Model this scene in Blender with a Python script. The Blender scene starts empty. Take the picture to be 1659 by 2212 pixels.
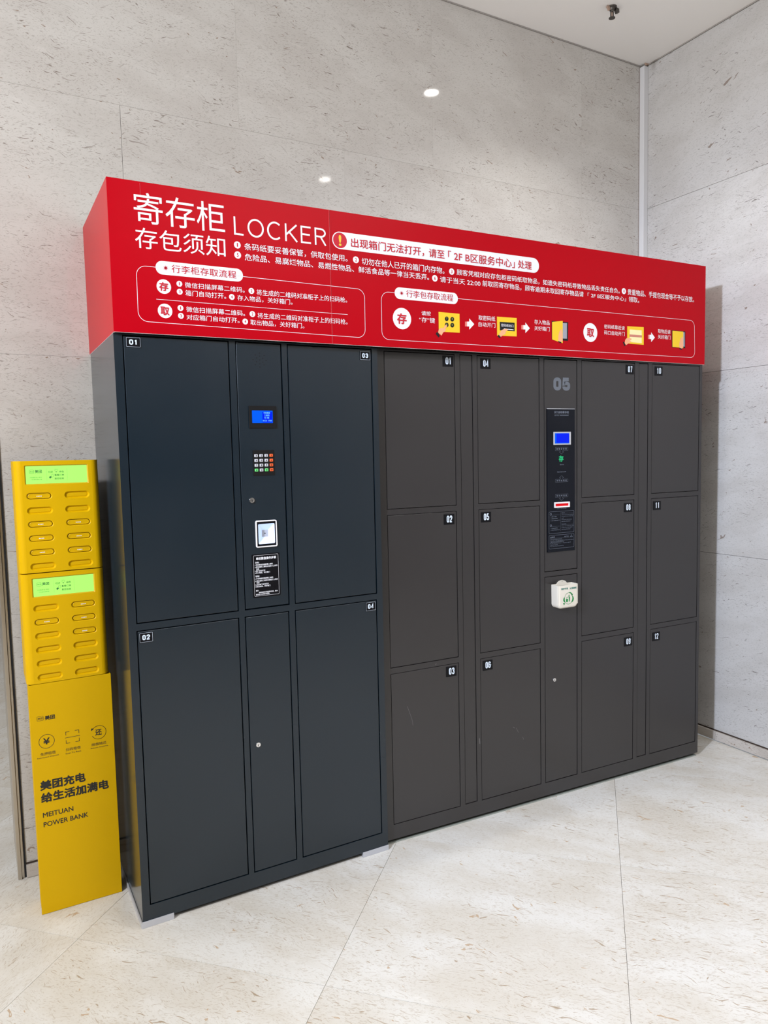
import bpy, bmesh, math, random
from math import pi, sin, cos, radians
from mathutils import Vector, Matrix

S = bpy.context.scene
COL = S.collection

# ------------------------------------------------------------------ camera
cam_d = bpy.data.cameras.new('camera')
cam_d.sensor_fit = 'VERTICAL'
cam_d.sensor_height = 36.0
cam_d.lens = 1576.7 / 2212.0 * 36.0
cam_d.clip_start = 0.05
cam = bpy.data.objects.new('camera', cam_d)
COL.objects.link(cam)
_yaw, _pit, _rol = 0.506806, -0.0798184, -0.0219380
_f = Vector((sin(_yaw) * cos(_pit), cos(_yaw) * cos(_pit), sin(_pit)))
_r = Vector((cos(_yaw), -sin(_yaw), 0))
_u = _r.cross(_f)
_r2 = _r * cos(_rol) + _u * sin(_rol)
_u2 = -_r * sin(_rol) + _u * cos(_rol)
cam.matrix_world = Matrix(((_r2.x, _u2.x, -_f.x, -0.384913), (_r2.y, _u2.y, -_f.y, -2.360186),
                           (_r2.z, _u2.z, -_f.z, 1.514429), (0, 0, 0, 1)))
S.camera = cam

# ------------------------------------------------------------------ world, lights, exposure
W = bpy.data.worlds.new('world')
S.world = W
W.use_nodes = True
W.node_tree.nodes['Background'].inputs[0].default_value = (0.86, 0.93, 1.0, 1)
W.node_tree.nodes['Background'].inputs[1].default_value = 0.26
S.view_settings.view_transform = 'Standard'
S.view_settings.look = 'None'
S.view_settings.gamma = 1
S.view_settings.use_curve_mapping = False
S.view_settings.exposure = 0.06
S.cycles.use_denoising = True
S.cycles.max_bounces = 10
S.cycles.diffuse_bounces = 5
S.cycles.caustics_reflective = False
S.cycles.caustics_refractive = False
S.cycles.sample_clamp_indirect = 4


def area(name, loc, target, sx, sy, power, col):
    d = bpy.data.lights.new(name, 'AREA')
    d.shape = 'RECTANGLE'
    d.size, d.size_y, d.energy, d.color = sx, sy, power, col
    o = bpy.data.objects.new(name, d)
    COL.objects.link(o)
    o.location = loc
    o.rotation_euler = (Vector(target) - Vector(loc)).to_track_quat('-Z', 'Y').to_euler()
    return o


# the bright cool lamp of the hall on the left, then unseen soft area fills added overhead
area('hall_lamp', (-3.35, -2.25, 3.42), (1.6, 0.2, 1.3), 0.26, 0.26, 200, (0.93, 0.95, 1.0))
area('hall_fill_area', (1.75, -3.5, 3.52), (1.75, -3.5, 0.0), 2.0, 1.9, 60, (1.0, 0.98, 0.96))
area('hall_fill_area', (-2.6, -2.6, 3.52), (-2.6, -2.6, 0.0), 2.2, 2.6, 50, (1.0, 0.98, 0.96))
area('passage_fill_area', (-2.6, 2.2, 3.52), (-2.6, 2.2, 0.0), 2.0, 2.0, 42, (1.0, 0.95, 0.88))  # unseen area light added overhead in the passage


def spot(name, loc, power, angle, col, blend=0.6, rad=0.035, target=None):
    d = bpy.data.lights.new(name, 'SPOT')
    d.energy, d.spot_size, d.spot_blend, d.color, d.shadow_soft_size = power, radians(angle), blend, col, rad
    o = bpy.data.objects.new(name, d)
    COL.objects.link(o)
    o.location = loc
    if target:
        o.rotation_euler = (Vector(target) - Vector(loc)).to_track_quat('-Z', 'Y').to_euler()
    return o


WARM = (1.0, 0.97, 0.92)
LAMPS = [(2.0, -0.22, 34), (2.0, -1.68, 60)]
for _x, _y, _p in LAMPS:
    spot('downlight_beam', (_x, _y, 3.535), _p, 115, WARM)
spot('hall_lamp_blue_fill', (-3.35, -2.25, 3.42), 720, 44, (0.54, 0.69, 1.0), blend=.8, rad=.12, target=(2.9, -0.25, 0.7))  # extra blue beam added at the hall lamp to cool the right wall
spot('wall_downlight_beam', (1.25, 0.02, 3.53), 95, 54, WARM, blend=.6, rad=.02, target=(1.3, -1.5, 0))

# ------------------------------------------------------------------ geometry helpers
NS = {}


class MB:
    """collects geometry (several materials) for ONE mesh object"""
    def __init__(s):
        s.v, s.f, s.m, s.mats = [], [], [], []

    def mi(s, m):
        if m not in s.mats:
            s.mats.append(m)
        return s.mats.index(m)

    def add(s, vs, fs, m):
        o = len(s.v)
        k = s.mi(m)
        s.v += [tuple(p) for p in vs]
        s.f += [tuple(i + o for i in f) for f in fs]
        s.m += [k] * len(fs)
        return s

    def box(s, x0, x1, y0, y1, z0, z1, m, mf=None):
        o = [(x0, y0, z0), (x1, y0, z0), (x1, y1, z0), (x0, y1, z0), (x0, y0, z1), (x1, y0, z1), (x1, y1, z1), (x0, y1, z1)]
        fs = [(0, 3, 2, 1), (4, 5, 6, 7), (1, 2, 6, 5), (2, 3, 7, 6), (3, 0, 4, 7)]
        s.add(o, fs, m)
        s.add([o[i] for i in (0, 1, 5, 4)], [(0, 1, 2, 3)], mf or m)
        return s

    def bbox(s, x0, x1, y0, y1, z0, z1, m, b=0.0015, seg=2):
        bm = bmesh.new()
        bmesh.ops.create_cube(bm, size=1)
        for v in bm.verts:
            v.co = Vector(((x0 + x1) / 2 + v.co.x * (x1 - x0), (y0 + y1) / 2 + v.co.y * (y1 - y0), (z0 + z1) / 2 + v.co.z * (z1 - z0)))
        bmesh.ops.bevel(bm, geom=bm.edges[:], offset=b, segments=seg, affect='EDGES', profile=0.5)
        return s.bm(bm, m)

    def bm(s, bm, m):
        bm.verts.index_update()
        s.add([v.co[:] for v in bm.verts], [[v.index for v in f.verts] for f in bm.faces], m)
        bm.free()
        return s

    def prism(s, poly, y0, y1, m, back=True, side=None):
        """poly: (x,z) points counter-clockwise seen from -y; front at y0"""
        a = sum(poly[i][0] * poly[(i + 1) % len(poly)][1] - poly[(i + 1) % len(poly)][0] * poly[i][1] for i in range(len(poly)))
        if a < 0:
            poly = poly[::-1]
        n = len(poly)
        fr = [(x, y0, z) for x, z in poly]
        bk = [(x, y1, z) for x, z in poly]
        s.add(fr, [tuple(range(n))], m)
        if y1 > y0:
            s.add(fr + bk, [(i, i + n, (i + 1) % n + n, (i + 1) % n) for i in range(n)], side or m)
            if back:
                s.add(bk, [tuple(range(n))[::-1]], side or m)
        return s

    def ring(s, a, b, y, m):
        """flat strip between two polygons with equal counts, facing -y"""
        n = len(a)
        s.add([(x, y, z) for x, z in a] + [(x, y, z) for x, z in b],
              [(i, (i + 1) % n, (i + 1) % n + n, i + n) for i in range(n)], m)
        return s

    def loft(s, loops, m, cap0=False, cap1=False):
        """loops of 3-D points with equal counts"""
        n = len(loops[0])
        vs = [p for l in loops for p in l]
        fs = []
        for k in range(len(loops) - 1):
            for i in range(n):
                j = (i + 1) % n
                fs.append((k * n + i, k * n + j, (k + 1) * n + j, (k + 1) * n + i))
        s.add(vs, fs, m)
        if cap0:
            s.add(loops[0], [tuple(range(n))[::-1]], m)
        if cap1:
            s.add(loops[-1], [tuple(range(n))], m)
        return s

    def text(s, txt, x0, x1, z0, z1, y, m, w=0.0):
        w = max(w, 0.0)
        vs, fs = glyphs(txt, 0.0)
        ax, bx = min(p[0] for p in vs), max(p[0] for p in vs)
        az, bz = min(p[1] for p in vs), max(p[1] for p in vs)
        kx, kz = (x1 - x0) / (bx - ax + 2 * w), (z1 - z0) / (bz - az + 2 * w)
        offs = [(0, 0)] if w <= 0 else [(w * cos(t), w * sin(t)) for t in [2 * pi * k / 8 for k in range(8)]] + [(0, 0)]
        for q, (dx, dz) in enumerate(offs):
            s.add([(x0 + (p[0] + dx + w - ax) * kx, y - .00003 * q, z0 + (p[1] + dz + w - az) * kz) for p in vs], fs, m)
        return s

    def ribbon(s, pts, wd, y, m, closed=False):
        n = len(pts)
        P_ = [Vector(p) for p in pts]
        L_, R_ = [], []
        for i in range(n):
            a = P_[i - 1] if (i > 0 or closed) else None
            c = P_[(i + 1) % n] if (i < n - 1 or closed) else None
            d0 = (P_[i] - a).normalized() if a is not None else None
            d1 = (c - P_[i]).normalized() if c is not None else None
            d0, d1 = d0 or d1, d1 or d0
            n0, n1 = Vector((-d0.y, d0.x)), Vector((-d1.y, d1.x))
            mm = (n0 + n1).normalized()
            k = wd / 2 / max(.35, mm.dot(n0))
            L_.append(P_[i] + mm * k)
            R_.append(P_[i] - mm * k)
        vs = [(v.x, y, v.y) for v in R_] + [(v.x, y, v.y) for v in L_]
        e = n if closed else n - 1
        s.add(vs, [(i, (i + 1) % n, (i + 1) % n + n, i + n) for i in range(e)], m)
        return s

    def strokes(s, txt, x0, x1, z0, z1, y, m, wd, gap=.10):
        """letters and figures drawn with strokes; wd is the stroke width as a part of the height"""
        hh = z1 - z0
        n = len(txt)
        adv = [ADV.get(c, 1.0) for c in txt]
        u = (x1 - x0) / (sum(adv) + gap * (n - 1))
        x = x0
        q = 0
        for c, a in zip(txt, adv):
            cw = a * u
            t = wd * hh
            for pts, closed in STROKE[c]:
                s.ribbon([(x + t / 2 + px * (cw - t), z0 + t / 2 + pz * (hh - t)) for px, pz in pts], t, y - .00003 * q, m, closed)
                q += 1
            x += cw + gap * u
        return s

    def build(s, name, parent=None, smooth=False, loc=None, **kw):
        me = bpy.data.meshes.new(name)
        me.from_pydata(s.v, [], s.f)
        for m in s.mats:
            me.materials.append(m)
        me.polygons.foreach_set('material_index', s.m)
        if smooth:
            me.polygons.foreach_set('use_smooth', [True] * len(me.polygons))
            me.set_sharp_from_angle(angle=radians(35))
        me.update()
        o = bpy.data.objects.new(name, me)
        COL.objects.link(o)
        if parent:
            o.parent = parent
        if loc:
            o.location = loc
        for k, v in kw.items():
            o[k] = v
        return o


def _arc(cx, cz, rx, rz, a0, a1, n=8):
    return [(cx + rx * cos(radians(a0 + (a1 - a0) * i / n)), cz + rz * sin(radians(a0 + (a1 - a0) * i / n))) for i in range(n + 1)]


_E = -.06
_six = [(1, .74)] + _arc(.5, .80, .5, .20, 0, 180) + [(0, .2)] + _arc(.5, .20, .5, .20, 180, 360) + [(1, .40)] + _arc(.5, .40, .5, .18, 0, 150)
STROKE = {
    '0': [(_arc(.5, .78, .5, .22, 0, 180) + _arc(.5, .22, .5, .22, 180, 360), True)],
    '1': [([(.62, _E), (.62, 1 - _E)], False), ([(.10, .72), (.62, .90)], False)],
    '2': [([(0, .70)] + _arc(.5, .80, .5, .20, 180, 0) + [(1, .66), (.05, .08), (.05, 0), (1.05, 0)], False)],
    '3': [([(0, .76)] + _arc(.5, .80, .5, .20, 180, 0) + [(1, .66), (.45, .53)], False), ([(.45, .53), (1, .42), (1, .24)] + _arc(.5, .20, .5, .20, 0, -180) + [(0, .26)], False)],
    '4': [([(.78, _E), (.78, 1), (0, .28), (1.12, .28)], False)],
    '5': [([(1, 1), (.06, 1), (0, .52)] + _arc(.5, .42, .5, .17, 140, 0) + [(1, .24)] + _arc(.5, .20, .5, .20, 0, -180) + [(0, .26)], False)],
    '6': [(_six, False)],
    '7': [([(-.05, 1), (1, 1), (.35, _E)], False)],
    '8': [(_arc(.5, .78, .5, .22, 0, 180) + [(0, .74)] + _arc(.5, .72, .5, .18, 180, 360) + [(1, .74)], True), (_arc(.5, .36, .5, .18, 0, 180) + _arc(.5, .22, .5, .22, 180, 360), True)],
    '9': [([(1 - a, 1 - c) for a, c in _six], False)],
    'L': [([(0, 1.06), (0, 0), (1, 0)], False)],
    'O': [(_arc(.5, .5, .5, .52, 0, 345, 31), True)],
    'C': [(_arc(.54, .5, .54, .52, 48, 312, 26), False)],
    'K': [([(0, _E), (0, 1.06)], False), ([(1, 1.04), (.02, .36)], False), ([(.30, .56), (1.02, -.04)], False)],
    'E': [([(1, 1), (0, 1), (0, 0), (1, 0)], False), ([(0, .52), (.9, .52)], False)],
    'R': [([(0, _E), (0, 1), (.5, 1)] + _arc(.52, .75, .42, .25, 90, -90, 10) + [(0, .5)], False), ([(.50, .48), (.98, -.05)], False)],
}
ADV = {'L': .66, 'O': 1.06, 'C': .98, 'K': .86, 'E': .76, 'R': .84, '1': .8}
_G = {}


def glyphs(txt, w):
    key = (txt, w)
    if key not in _G:
        c = bpy.data.curves.new('t', 'FONT')
        c.body = txt
        c.offset = w
        c.resolution_u = 3
        o = bpy.data.objects.new('t', c)
        COL.objects.link(o)
        bpy.context.view_layer.update()
        me = bpy.data.meshes.new_from_object(o)
        _G[key] = ([tuple(v.co) for v in me.vertices], [tuple(p.vertices) for p in me.polygons])
        bpy.data.objects.remove(o)
        bpy.data.curves.remove(c)
        bpy.data.meshes.remove(me)
    return _G[key]


def empty(name, loc, rz=0, **kw):
    o = bpy.data.objects.new(name, None)
    o.empty_display_size = 0.1
    COL.objects.link(o)
    o.location = loc
    o.rotation_euler = (0, 0, rz)
    for k, v in kw.items():
        o[k] = v
    return o


def tag(o, **kw):
    for k, v in kw.items():
        o[k] = v
    return o


def circ(cx, cz, r, n=24, rz=None):
    return [(cx + r * cos(2 * pi * i / n), cz + (rz or r) * sin(2 * pi * i / n)) for i in range(n)]


def rrect(x0, x1, z0, z1, r, n=5):
    p = []
    for cx, cz, a in ((x1 - r, z0 + r, -90), (x1 - r, z1 - r, 0), (x0 + r, z1 - r, 90), (x0 + r, z0 + r, 180)):
        for i in range(n + 1):
            t = radians(a + 90 * i / n)
            p.append((cx + r * cos(t), cz + r * sin(t)))
    return p


def rrq(q, r, n=5):
    """rounded polygon from four corners TL TR BR BL (x,z)"""
    TL, TR, BR, BL = [Vector(p) for p in q]
    out = []
    for c, a, b in ((BR, BL, TR), (TR, BR, TL), (TL, TR, BL), (BL, TL, BR)):
        p, e = c + (a - c).normalized() * r, c + (b - c).normalized() * r
        k = p + e - c
        for i in range(n + 1):
            t = i / n * pi / 2
            out.append(tuple(k + (p - k) * cos(t) + (e - k) * sin(t)))
    return out


def inset(poly, d):
    n = len(poly)
    cx, cz = sum(p[0] for p in poly) / n, sum(p[1] for p in poly) / n
    out = []
    for i in range(n):
        a, b = Vector(poly[i - 1]), Vector(poly[(i + 1) % n])
        t = (b - a).normalized()
        nn = Vector((-t.y, t.x))
        out.append((poly[i][0] + nn.x * d, poly[i][1] + nn.y * d))
    return out


# ------------------------------------------------------------------ materials
def mat(name, col, rough=0.5, metal=0.0, spec=0.5, emit=None, es=0.0, bump=0.0, bscale=900, var=0.0, coat=0.0):
    m = bpy.data.materials.new(name)
    m.use_nodes = True
    nt = m.node_tree
    b = nt.nodes['Principled BSDF']
    b.inputs['Base Color'].default_value = (*col, 1)
    b.inputs['Roughness'].default_value = rough
    b.inputs['Metallic'].default_value = metal
    b.inputs['Specular IOR Level'].default_value = spec
    b.inputs['Coat Weight'].default_value = coat
    if emit:
        b.inputs['Emission Color'].default_value = (*emit, 1)
        b.inputs['Emission Strength'].default_value = es
    if bump or var:
        tc = nt.nodes.new('ShaderNodeTexCoord')
        if bump:
            n = nt.nodes.new('ShaderNodeTexNoise')
            n.inputs['Scale'].default_value = bscale
            n.inputs['Detail'].default_value = 1
            bp = nt.nodes.new('ShaderNodeBump')
            bp.inputs['Strength'].default_value = bump
            bp.inputs['Distance'].default_value = 0.001
            nt.links.new(tc.outputs['Object'], n.inputs['Vector'])
            nt.links.new(n.outputs['Fac'], bp.inputs['Height'])
            nt.links.new(bp.outputs['Normal'], b.inputs['Normal'])
        if var:
            n = nt.nodes.new('ShaderNodeTexNoise')
            n.inputs['Scale'].default_value = 3.0
            n.inputs['Detail'].default_value = 5
            mr = nt.nodes.new('ShaderNodeMapRange')
            mr.inputs['From Min'].default_value, mr.inputs['From Max'].default_value = 0.3, 0.7
            mr.inputs['To Min'].default_value, mr.inputs['To Max'].default_value = rough - var, rough + var
            nt.links.new(tc.outputs['Object'], n.inputs['Vector'])
            nt.links.new(n.outputs['Fac'], mr.inputs['Value'])
            nt.links.new(mr.outputs['Result'], b.inputs['Roughness'])
    return m


def marble(name, c_lo, c_hi, fleck, vein, axes, rough=0.12, dens=0.0, sc=1.0, spec=0.5):
    """polished limestone: cloudy ground, short dark flecks lying one way, a few fossil blotches, pale wisps.
    axes: which object axes are (along, across)."""
    m = bpy.data.materials.new(name)
    m.use_nodes = True
    nt = m.node_tree
    N, L = nt.nodes.new, nt.links.new
    b = nt.nodes['Principled BSDF']
    b.inputs['Roughness'].default_value = rough
    b.inputs['Specular IOR Level'].default_value = spec
    tc = N('ShaderNodeTexCoord')
    oi = N('ShaderNodeObjectInfo')
    sep = N('ShaderNodeSeparateXYZ')
    L(tc.outputs['Object'], sep.inputs[0])
    cmb = N('ShaderNodeCombineXYZ')
    L(sep.outputs[axes[0]], cmb.inputs[0])
    L(sep.outputs[axes[1]], cmb.inputs[1])
    rz = N('ShaderNodeMath')
    rz.operation = 'MULTIPLY'
    rz.inputs[1].default_value = 37.0
    L(oi.outputs['Random'], rz.inputs[0])
    L(rz.outputs[0], cmb.inputs[2])

    def noise(vec, scale, detail=2, rgh=0.5, dist=0.0):
        n = N('ShaderNodeTexNoise')
        n.inputs['Scale'].default_value = scale
        n.inputs['Detail'].default_value = detail
        n.inputs['Roughness'].default_value = rgh
        n.inputs['Distortion'].default_value = dist
        L(vec, n.inputs['Vector'])
        return n.outputs['Fac']

    def mapv(vec, rot, sx, sy, off=0.0):
        a = N('ShaderNodeMapping')
        a.inputs['Rotation'].default_value = (0, 0, rot)
        a.inputs['Scale'].default_value = (1, 1, 1)
        a.inputs['Location'].default_value = (off, off * .7, off)
        L(vec, a.inputs['Vector'])
        c = N('ShaderNodeMapping')
        c.inputs['Scale'].default_value = (sx, sy, 1)
        L(a.outputs[0], c.inputs['Vector'])
        return c.outputs[0]

    def ramp(fac, lo, hi):
        r = N('ShaderNodeMapRange')
        r.interpolation_type = 'SMOOTHSTEP'
        r.inputs['From Min'].default_value, r.inputs['From Max'].default_value = lo, hi
        L(fac, r.inputs['Value'])
        return r.outputs['Result']

    def math_(op, a, bb):
        r = N('ShaderNodeMath')
        r.operation = op
        for i, x in enumerate((a, bb)):
            if isinstance(x, (int, float)):
                r.inputs[i].default_value = x
            else:
                L(x, r.inputs[i])
        return r.outputs[0]

    def mix(fac, a, bb):
        r = N('ShaderNodeMix')
        r.data_type = 'RGBA'
        if isinstance(fac, (int, float)):
            r.inputs[0].default_value = fac
        else:
            L(fac, r.inputs[0])
        for i, x in ((6, a), (7, bb)):
            if isinstance(x, tuple):
                r.inputs[i].default_value = (*x, 1)
            else:
                L(x, r.inputs[i])
        return r.outputs[2]

    base = cmb.outputs[0]
    # warp
    wn = N('ShaderNodeTexNoise')
    wn.inputs['Scale'].default_value = 9 * sc
    wn.inputs['Detail'].default_value = 2
    L(base, wn.inputs['Vector'])
    wv = N('ShaderNodeVectorMath')
    wv.operation = 'MULTIPLY_ADD'
    wv.inputs[1].default_value = (.05 / sc, .05 / sc, 0)
    L(wn.outputs['Color'], wv.inputs[0])
    L(base, wv.inputs[2])
    vec = wv.outputs[0]
    cloud = noise(mapv(vec, .2, 1, 2.2), 3.2 * sc, 6, .6)
    col = mix(ramp(cloud, .35, .65), c_lo, c_hi)
    grain = noise(base, 420 * sc, 2, .6)
    col = mix(math_('MULTIPLY', ramp(grain, .56, .72), .16), col, fleck)
    # pale wisps
    wisp = noise(mapv(vec, .25, 9 * sc, 38 * sc, 3), 1.0, 3, .5, .8)
    col = mix(math_('MULTIPLY', ramp(wisp, .64, .74), .22), col, tuple(min(1, c * 1.18) for c in c_hi))
    # patches where flecks gather
    patch = ramp(noise(mapv(vec, 0, 1, 1.6, 7), 4.0 * sc, 2), .36, .62)
    tot = None
    # (turn, along, across, threshold, strength, offset, distortion, how much it follows the patches)
    for rot, sx, sy, lo, amt, off, dt, pw in ((.12, 20, 190, .695, .85, 1, 1.2, .8), (-.35, 30, 200, .712, .90, 5, 1.5, .8), (.55, 26, 150, .725, .85, 9, 1.5, .6),
                                              (.10, 70, 330, .650, .38, 13, .5, .35), (-.30, 80, 300, .660, .38, 17, .5, .3), (.35, 110, 280, .670, .36, 29, .4, .3)):
        n = noise(mapv(vec, rot, sx * sc, sy * sc, off), 1.0, 1.5, .5, dt * .35)
        r = math_('MULTIPLY', ramp(n, lo - dens, lo + .045 - dens), amt)
        r = math_('MULTIPLY', r, math_('ADD', math_('MULTIPLY', patch, pw), 1 - pw))
        tot = r if tot is None else math_('MAXIMUM', tot, r)
    col = mix(tot, col, fleck)
    # fossil blotches
    bl = noise(mapv(vec, .3, 20 * sc, 46 * sc, 21), 1.0, 2.5, .6, 1.0)
    col = mix(math_('MULTIPLY', ramp(bl, .715 - dens, .735 - dens), .85), col, vein)
    L(col, b.inputs['Base Color'])
    return m


M = {}
M['blue'] = mat('navy_powder_coat', (.0034, .0105, .0175), .30, spec=.62, bump=.10, bscale=700, var=.04)
M['blueside'] = mat('navy_gloss_side', (.018, .027, .034), .17, spec=.6)
M['brown'] = mat('graphite_powder_coat', (.0185, .0165, .0170), .33, spec=.70, bump=.10, bscale=600, var=.05)
M['dark'] = mat('cavity_shade', (.004, .004, .005), .8)  # near-black colour paints the shade inside gaps and holes
M['red'] = mat('red_vinyl', (.41, .0, .006), .30, spec=.10)
M['core'] = mat('foam_core_white', (.75, .70, .69), .6)
M['white'] = mat('white_print', (.80, .80, .83), .5)
M['redprint'] = mat('red_print', (.50, .004, .02), .5)
M['yprint'] = mat('yellow_print', (.85, .50, .03), .5)
M['olive'] = mat('olive_print', (.25, .28, .05), .5)
M['black'] = mat('black_print', (.006, .007, .009), .4, spec=.25)
M['joint'] = mat('dark_joint', (.05, .036, .028), .8, spec=.2)
M['skin'] = mat('skin_print', (.80, .38, .20), .5)
M['pink'] = mat('pink_print', (.72, .22, .18), .5)
M['pale'] = mat('pale_yellow_print', (.85, .76, .40), .5)
M['brnp'] = mat('brown_pink_print', (.55, .20, .14), .5)
M['greyp'] = mat('grey_print', (.30, .31, .36), .5)
M['yellowp'] = mat('yellow_card_print', (.80, .52, .01), .5)
M['seam'] = mat('seam_pink', (.70, .10, .12), .5)
M['yellow'] = mat('yellow_plastic', (.62, .37, .0), .42, spec=.16, bump=.08, bscale=900)
M['ymetal'] = mat('yellow_painted_metal', (.60, .36, .0),   .5, spec=.14, bump=.05)
M['ydark'] = mat('yellow_recess', (.56, .34, .0), .5)
M['ink'] = mat('dark_ink', (.012, .012, .010), .5)
M['gapshade'] = mat('gap_shade_brown', (.02, .008, .004), .6)  # dark colour stands for the shade in the gap round each power bank
M['lcdg'] = mat('green_backlit_screen', (.1, .2, .05), .3, emit=(.40, 1.0, .14), es=.92)
M['lcdink'] = mat('green_screen_ink', (.03, .16, .05), .4)
M['lcdb'] = mat('blue_backlit_screen', (.0, .0, .02), .3, spec=.1, emit=(.0, .018, 1.0), es=.9)
M['lcdb2'] = mat('blue_screen_edge', (.0, .0, .03), .3, spec=.1, emit=(.0, .13, 1.0), es=.9)
M['lcdt'] = mat('blue_screen_text', (.1, .3, .8), .3, emit=(.05, .30, 1.0), es=.9)
M['glass'] = mat('black_acrylic', (.0022, .0035, .0075), .06, spec=.22)
M['plate'] = mat('black_plate', (.0035, .0035, .005), .35, spec=.18)
M['digit'] = mat('pale_digit', (.62, .70, .80), .5)
M['digitg'] = mat('grey_digit', (.115, .13, .155), .5)
M['hair'] = mat('dim_print', (.13, .15, .19), .5)
M['chrome'] = mat('chrome', (.80, .80, .80), .18, metal=1)
M['steel'] = mat('brushed_steel', (.52, .48, .42), .33, metal=1, bump=.05, bscale=300)
M['alu'] = mat('grey_aluminium', (.50, .51, .55), .40, metal=.3)
M['keyg'] = mat('key_grey', (.50, .50, .53), .5)
M['keyo'] = mat('key_orange', (.78, .11, .02), .5)
M['keyn'] = mat('key_green', (.12, .62, .16), .5)
M['rubber'] = mat('keypad_rubber', (.006, .0055, .0055), .6, spec=.2)
M['scanf'] = mat('scanner_frame', (.78, .75, .76), .4)
M['scanw'] = mat('scanner_lit_well', (.55, .65, .85), .4, emit=(.42, .60, 1.0), es=.42)
M['scanc'] = mat('scanner_centre', (.40, .42, .48), .5)
M['laser'] = mat('red_scan_window', (.25, .0, .0), .2, spec=.2, emit=(.8, .0, .01), es=.6)
M['icong'] = mat('green_icon', (.0, .25, .08), .4, emit=(.0, .30, .12), es=.5)
M['plastic'] = mat('cream_plastic', (.70, .66, .58), .35, spec=.5)
M['greenp'] = mat('green_print', (.0, .22, .045), .5)
M['tealp'] = mat('teal_print', (.03, .20, .17), .5)
M['ceil'] = mat('ceiling_paint', (.92, .91, .89), .6, bump=.03, bscale=200)
M['trunk'] = mat('trunking_paint', (.62, .62, .63), .35)
M['grout'] = mat('grout', (.36, .31, .25), .8)
M['groutw'] = mat('joint_grey', (.26, .22, .20), .8)
M['bulk'] = mat('wall_core', (.30, .28, .26), .8)
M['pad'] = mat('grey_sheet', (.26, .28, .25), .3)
M['rubberfoot'] = mat('black_rubber', (.01, .01, .01), .7)
M['brass'] = mat('tarnished_metal', (.10, .09, .08), .5, metal=.6)
M['torn'] = mat('torn_plaster', (.36, .25, .19), .9)
M['lampglow'] = mat('lamp_glow', (1, 1, 1), .5, emit=(1.0, .97, .92), es=30)
M['lamprim'] = mat('lamp_rim', (.75, .75, .75), .4)
M['wallx'] = marble('marble_back_wall', (.48, .455, .425), (.53, .51, .48), (.16, .125, .10), (.24, .17, .12), ('X', 'Z'), .05, 0.012, 1.0)
M['wally'] = marble('marble_right_wall', (.48, .465, .45), (.53, .52, .51), (.16, .14, .13), (.22, .17, .14), ('Y', 'Z'), .12, 0.012, 1.0)
M['floor'] = marble('marble_floor', (.56, .53, .475), (.64, .63, .60), (.29, .21, .13), (.42, .30, .19), ('X', 'Y'), .28, .024, .8, spec=.35)
M['base'] = marble('marble_baseboard', (.44, .40, .36), (.52, .48, .44), (.14, .10, .08), (.25, .17, .12), ('X', 'Z'), .2, 0.0, 1.0)

# ------------------------------------------------------------------ room
XR, YB, H = 2.8766, 0.5257, 3.557
XL = -0.312            # where the back wall ends, behind the steel angle


def struct(o, **kw):
    o['kind'] = 'structure'
    for k, v in kw.items():
        o[k] = v
    return o


# floor: square tiles laid on the diagonal, pitch .8344
fl = MB()
fl.box(-7, XR, -7, 9, -0.06, -0.012, M['grout'])
floor = struct(fl.build('floor'), label='pale polished limestone floor in large tiles laid diagonally')
P = 0.8344
U0, W0 = -0.137 / math.sqrt(2), 0.937 / math.sqrt(2)
rnd = random.Random(4)


def clip(poly, axis, val, keep_less=True):
    out = []
    for i in range(len(poly)):
        a, b = poly[i - 1], poly[i]
        ia, ib = (a[axis] <= val) == keep_less, (b[axis] <= val) == keep_less
        if ia != ib:
            t = (val - a[axis]) / (b[axis] - a[axis])
            out.append(tuple(a[k] + (b[k] - a[k]) * t for k in (0, 1)))
        if ib:
            out.append(b)
    return out


r2 = math.sqrt(.5)
nt_ = 0
for i in range(-9, 9):
    for j in range(-13, 9):
        u, w = U0 + i * P, W0 + j * P
        g = .0006
        q = [(u + g, w + g), (u + P - g, w + g), (u + P - g, w + P - g), (u + g, w + P - g)]
        poly = [((a + b) * r2, (a - b) * r2) for a, b in q]
        if max(p[0] for p in poly) < -3.2 or min(p[1] for p in poly) < -4.2 or max(p[1] for p in poly) > 8.9:
            continue
        cxx = sum(p[0] for p in poly) / 4
        cyy = sum(p[1] for p in poly) / 4
        if min(p[0] for p in poly) > XL and min(p[1] for p in poly) > YB - .02:
            continue
        poly = clip(poly, 0, XR - .014)
        if poly and min(p[0] for p in poly) > XL:
            poly = clip(poly, 1, YB - .014)
        if len(poly) < 3:
            continue
        ar = sum(poly[k - 1][0] * poly[k][1] - poly[k][0] * poly[k - 1][1] for k in range(len(poly)))
        if abs(ar) < .01:
            continue
        if ar < 0:
            poly = poly[::-1]
        # local frame turned so that the stone's grain runs along the tile
        th = -pi / 4 + (pi / 2 if w < -.5 else 0)
        c_, s_ = cos(-th), sin(-th)
        loc = [((x - cxx) * c_ - (y - cyy) * s_, (x - cxx) * s_ + (y - cyy) * c_) for x, y in poly]
        n = len(loc)
        t = MB()
        t.add([(x, y, 0) for x, y in loc] + [(x, y, -.012) for x, y in loc],
              [tuple(range(n))] + [(k, k + n, (k + 1) % n + n, (k + 1) % n) for k in range(n)], M['floor'])
        o = t.build('floor_tile', floor, loc=(cxx, cyy, 0))
        o.rotation_euler = (0, 0, th)
        nt_ += 1

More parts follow.
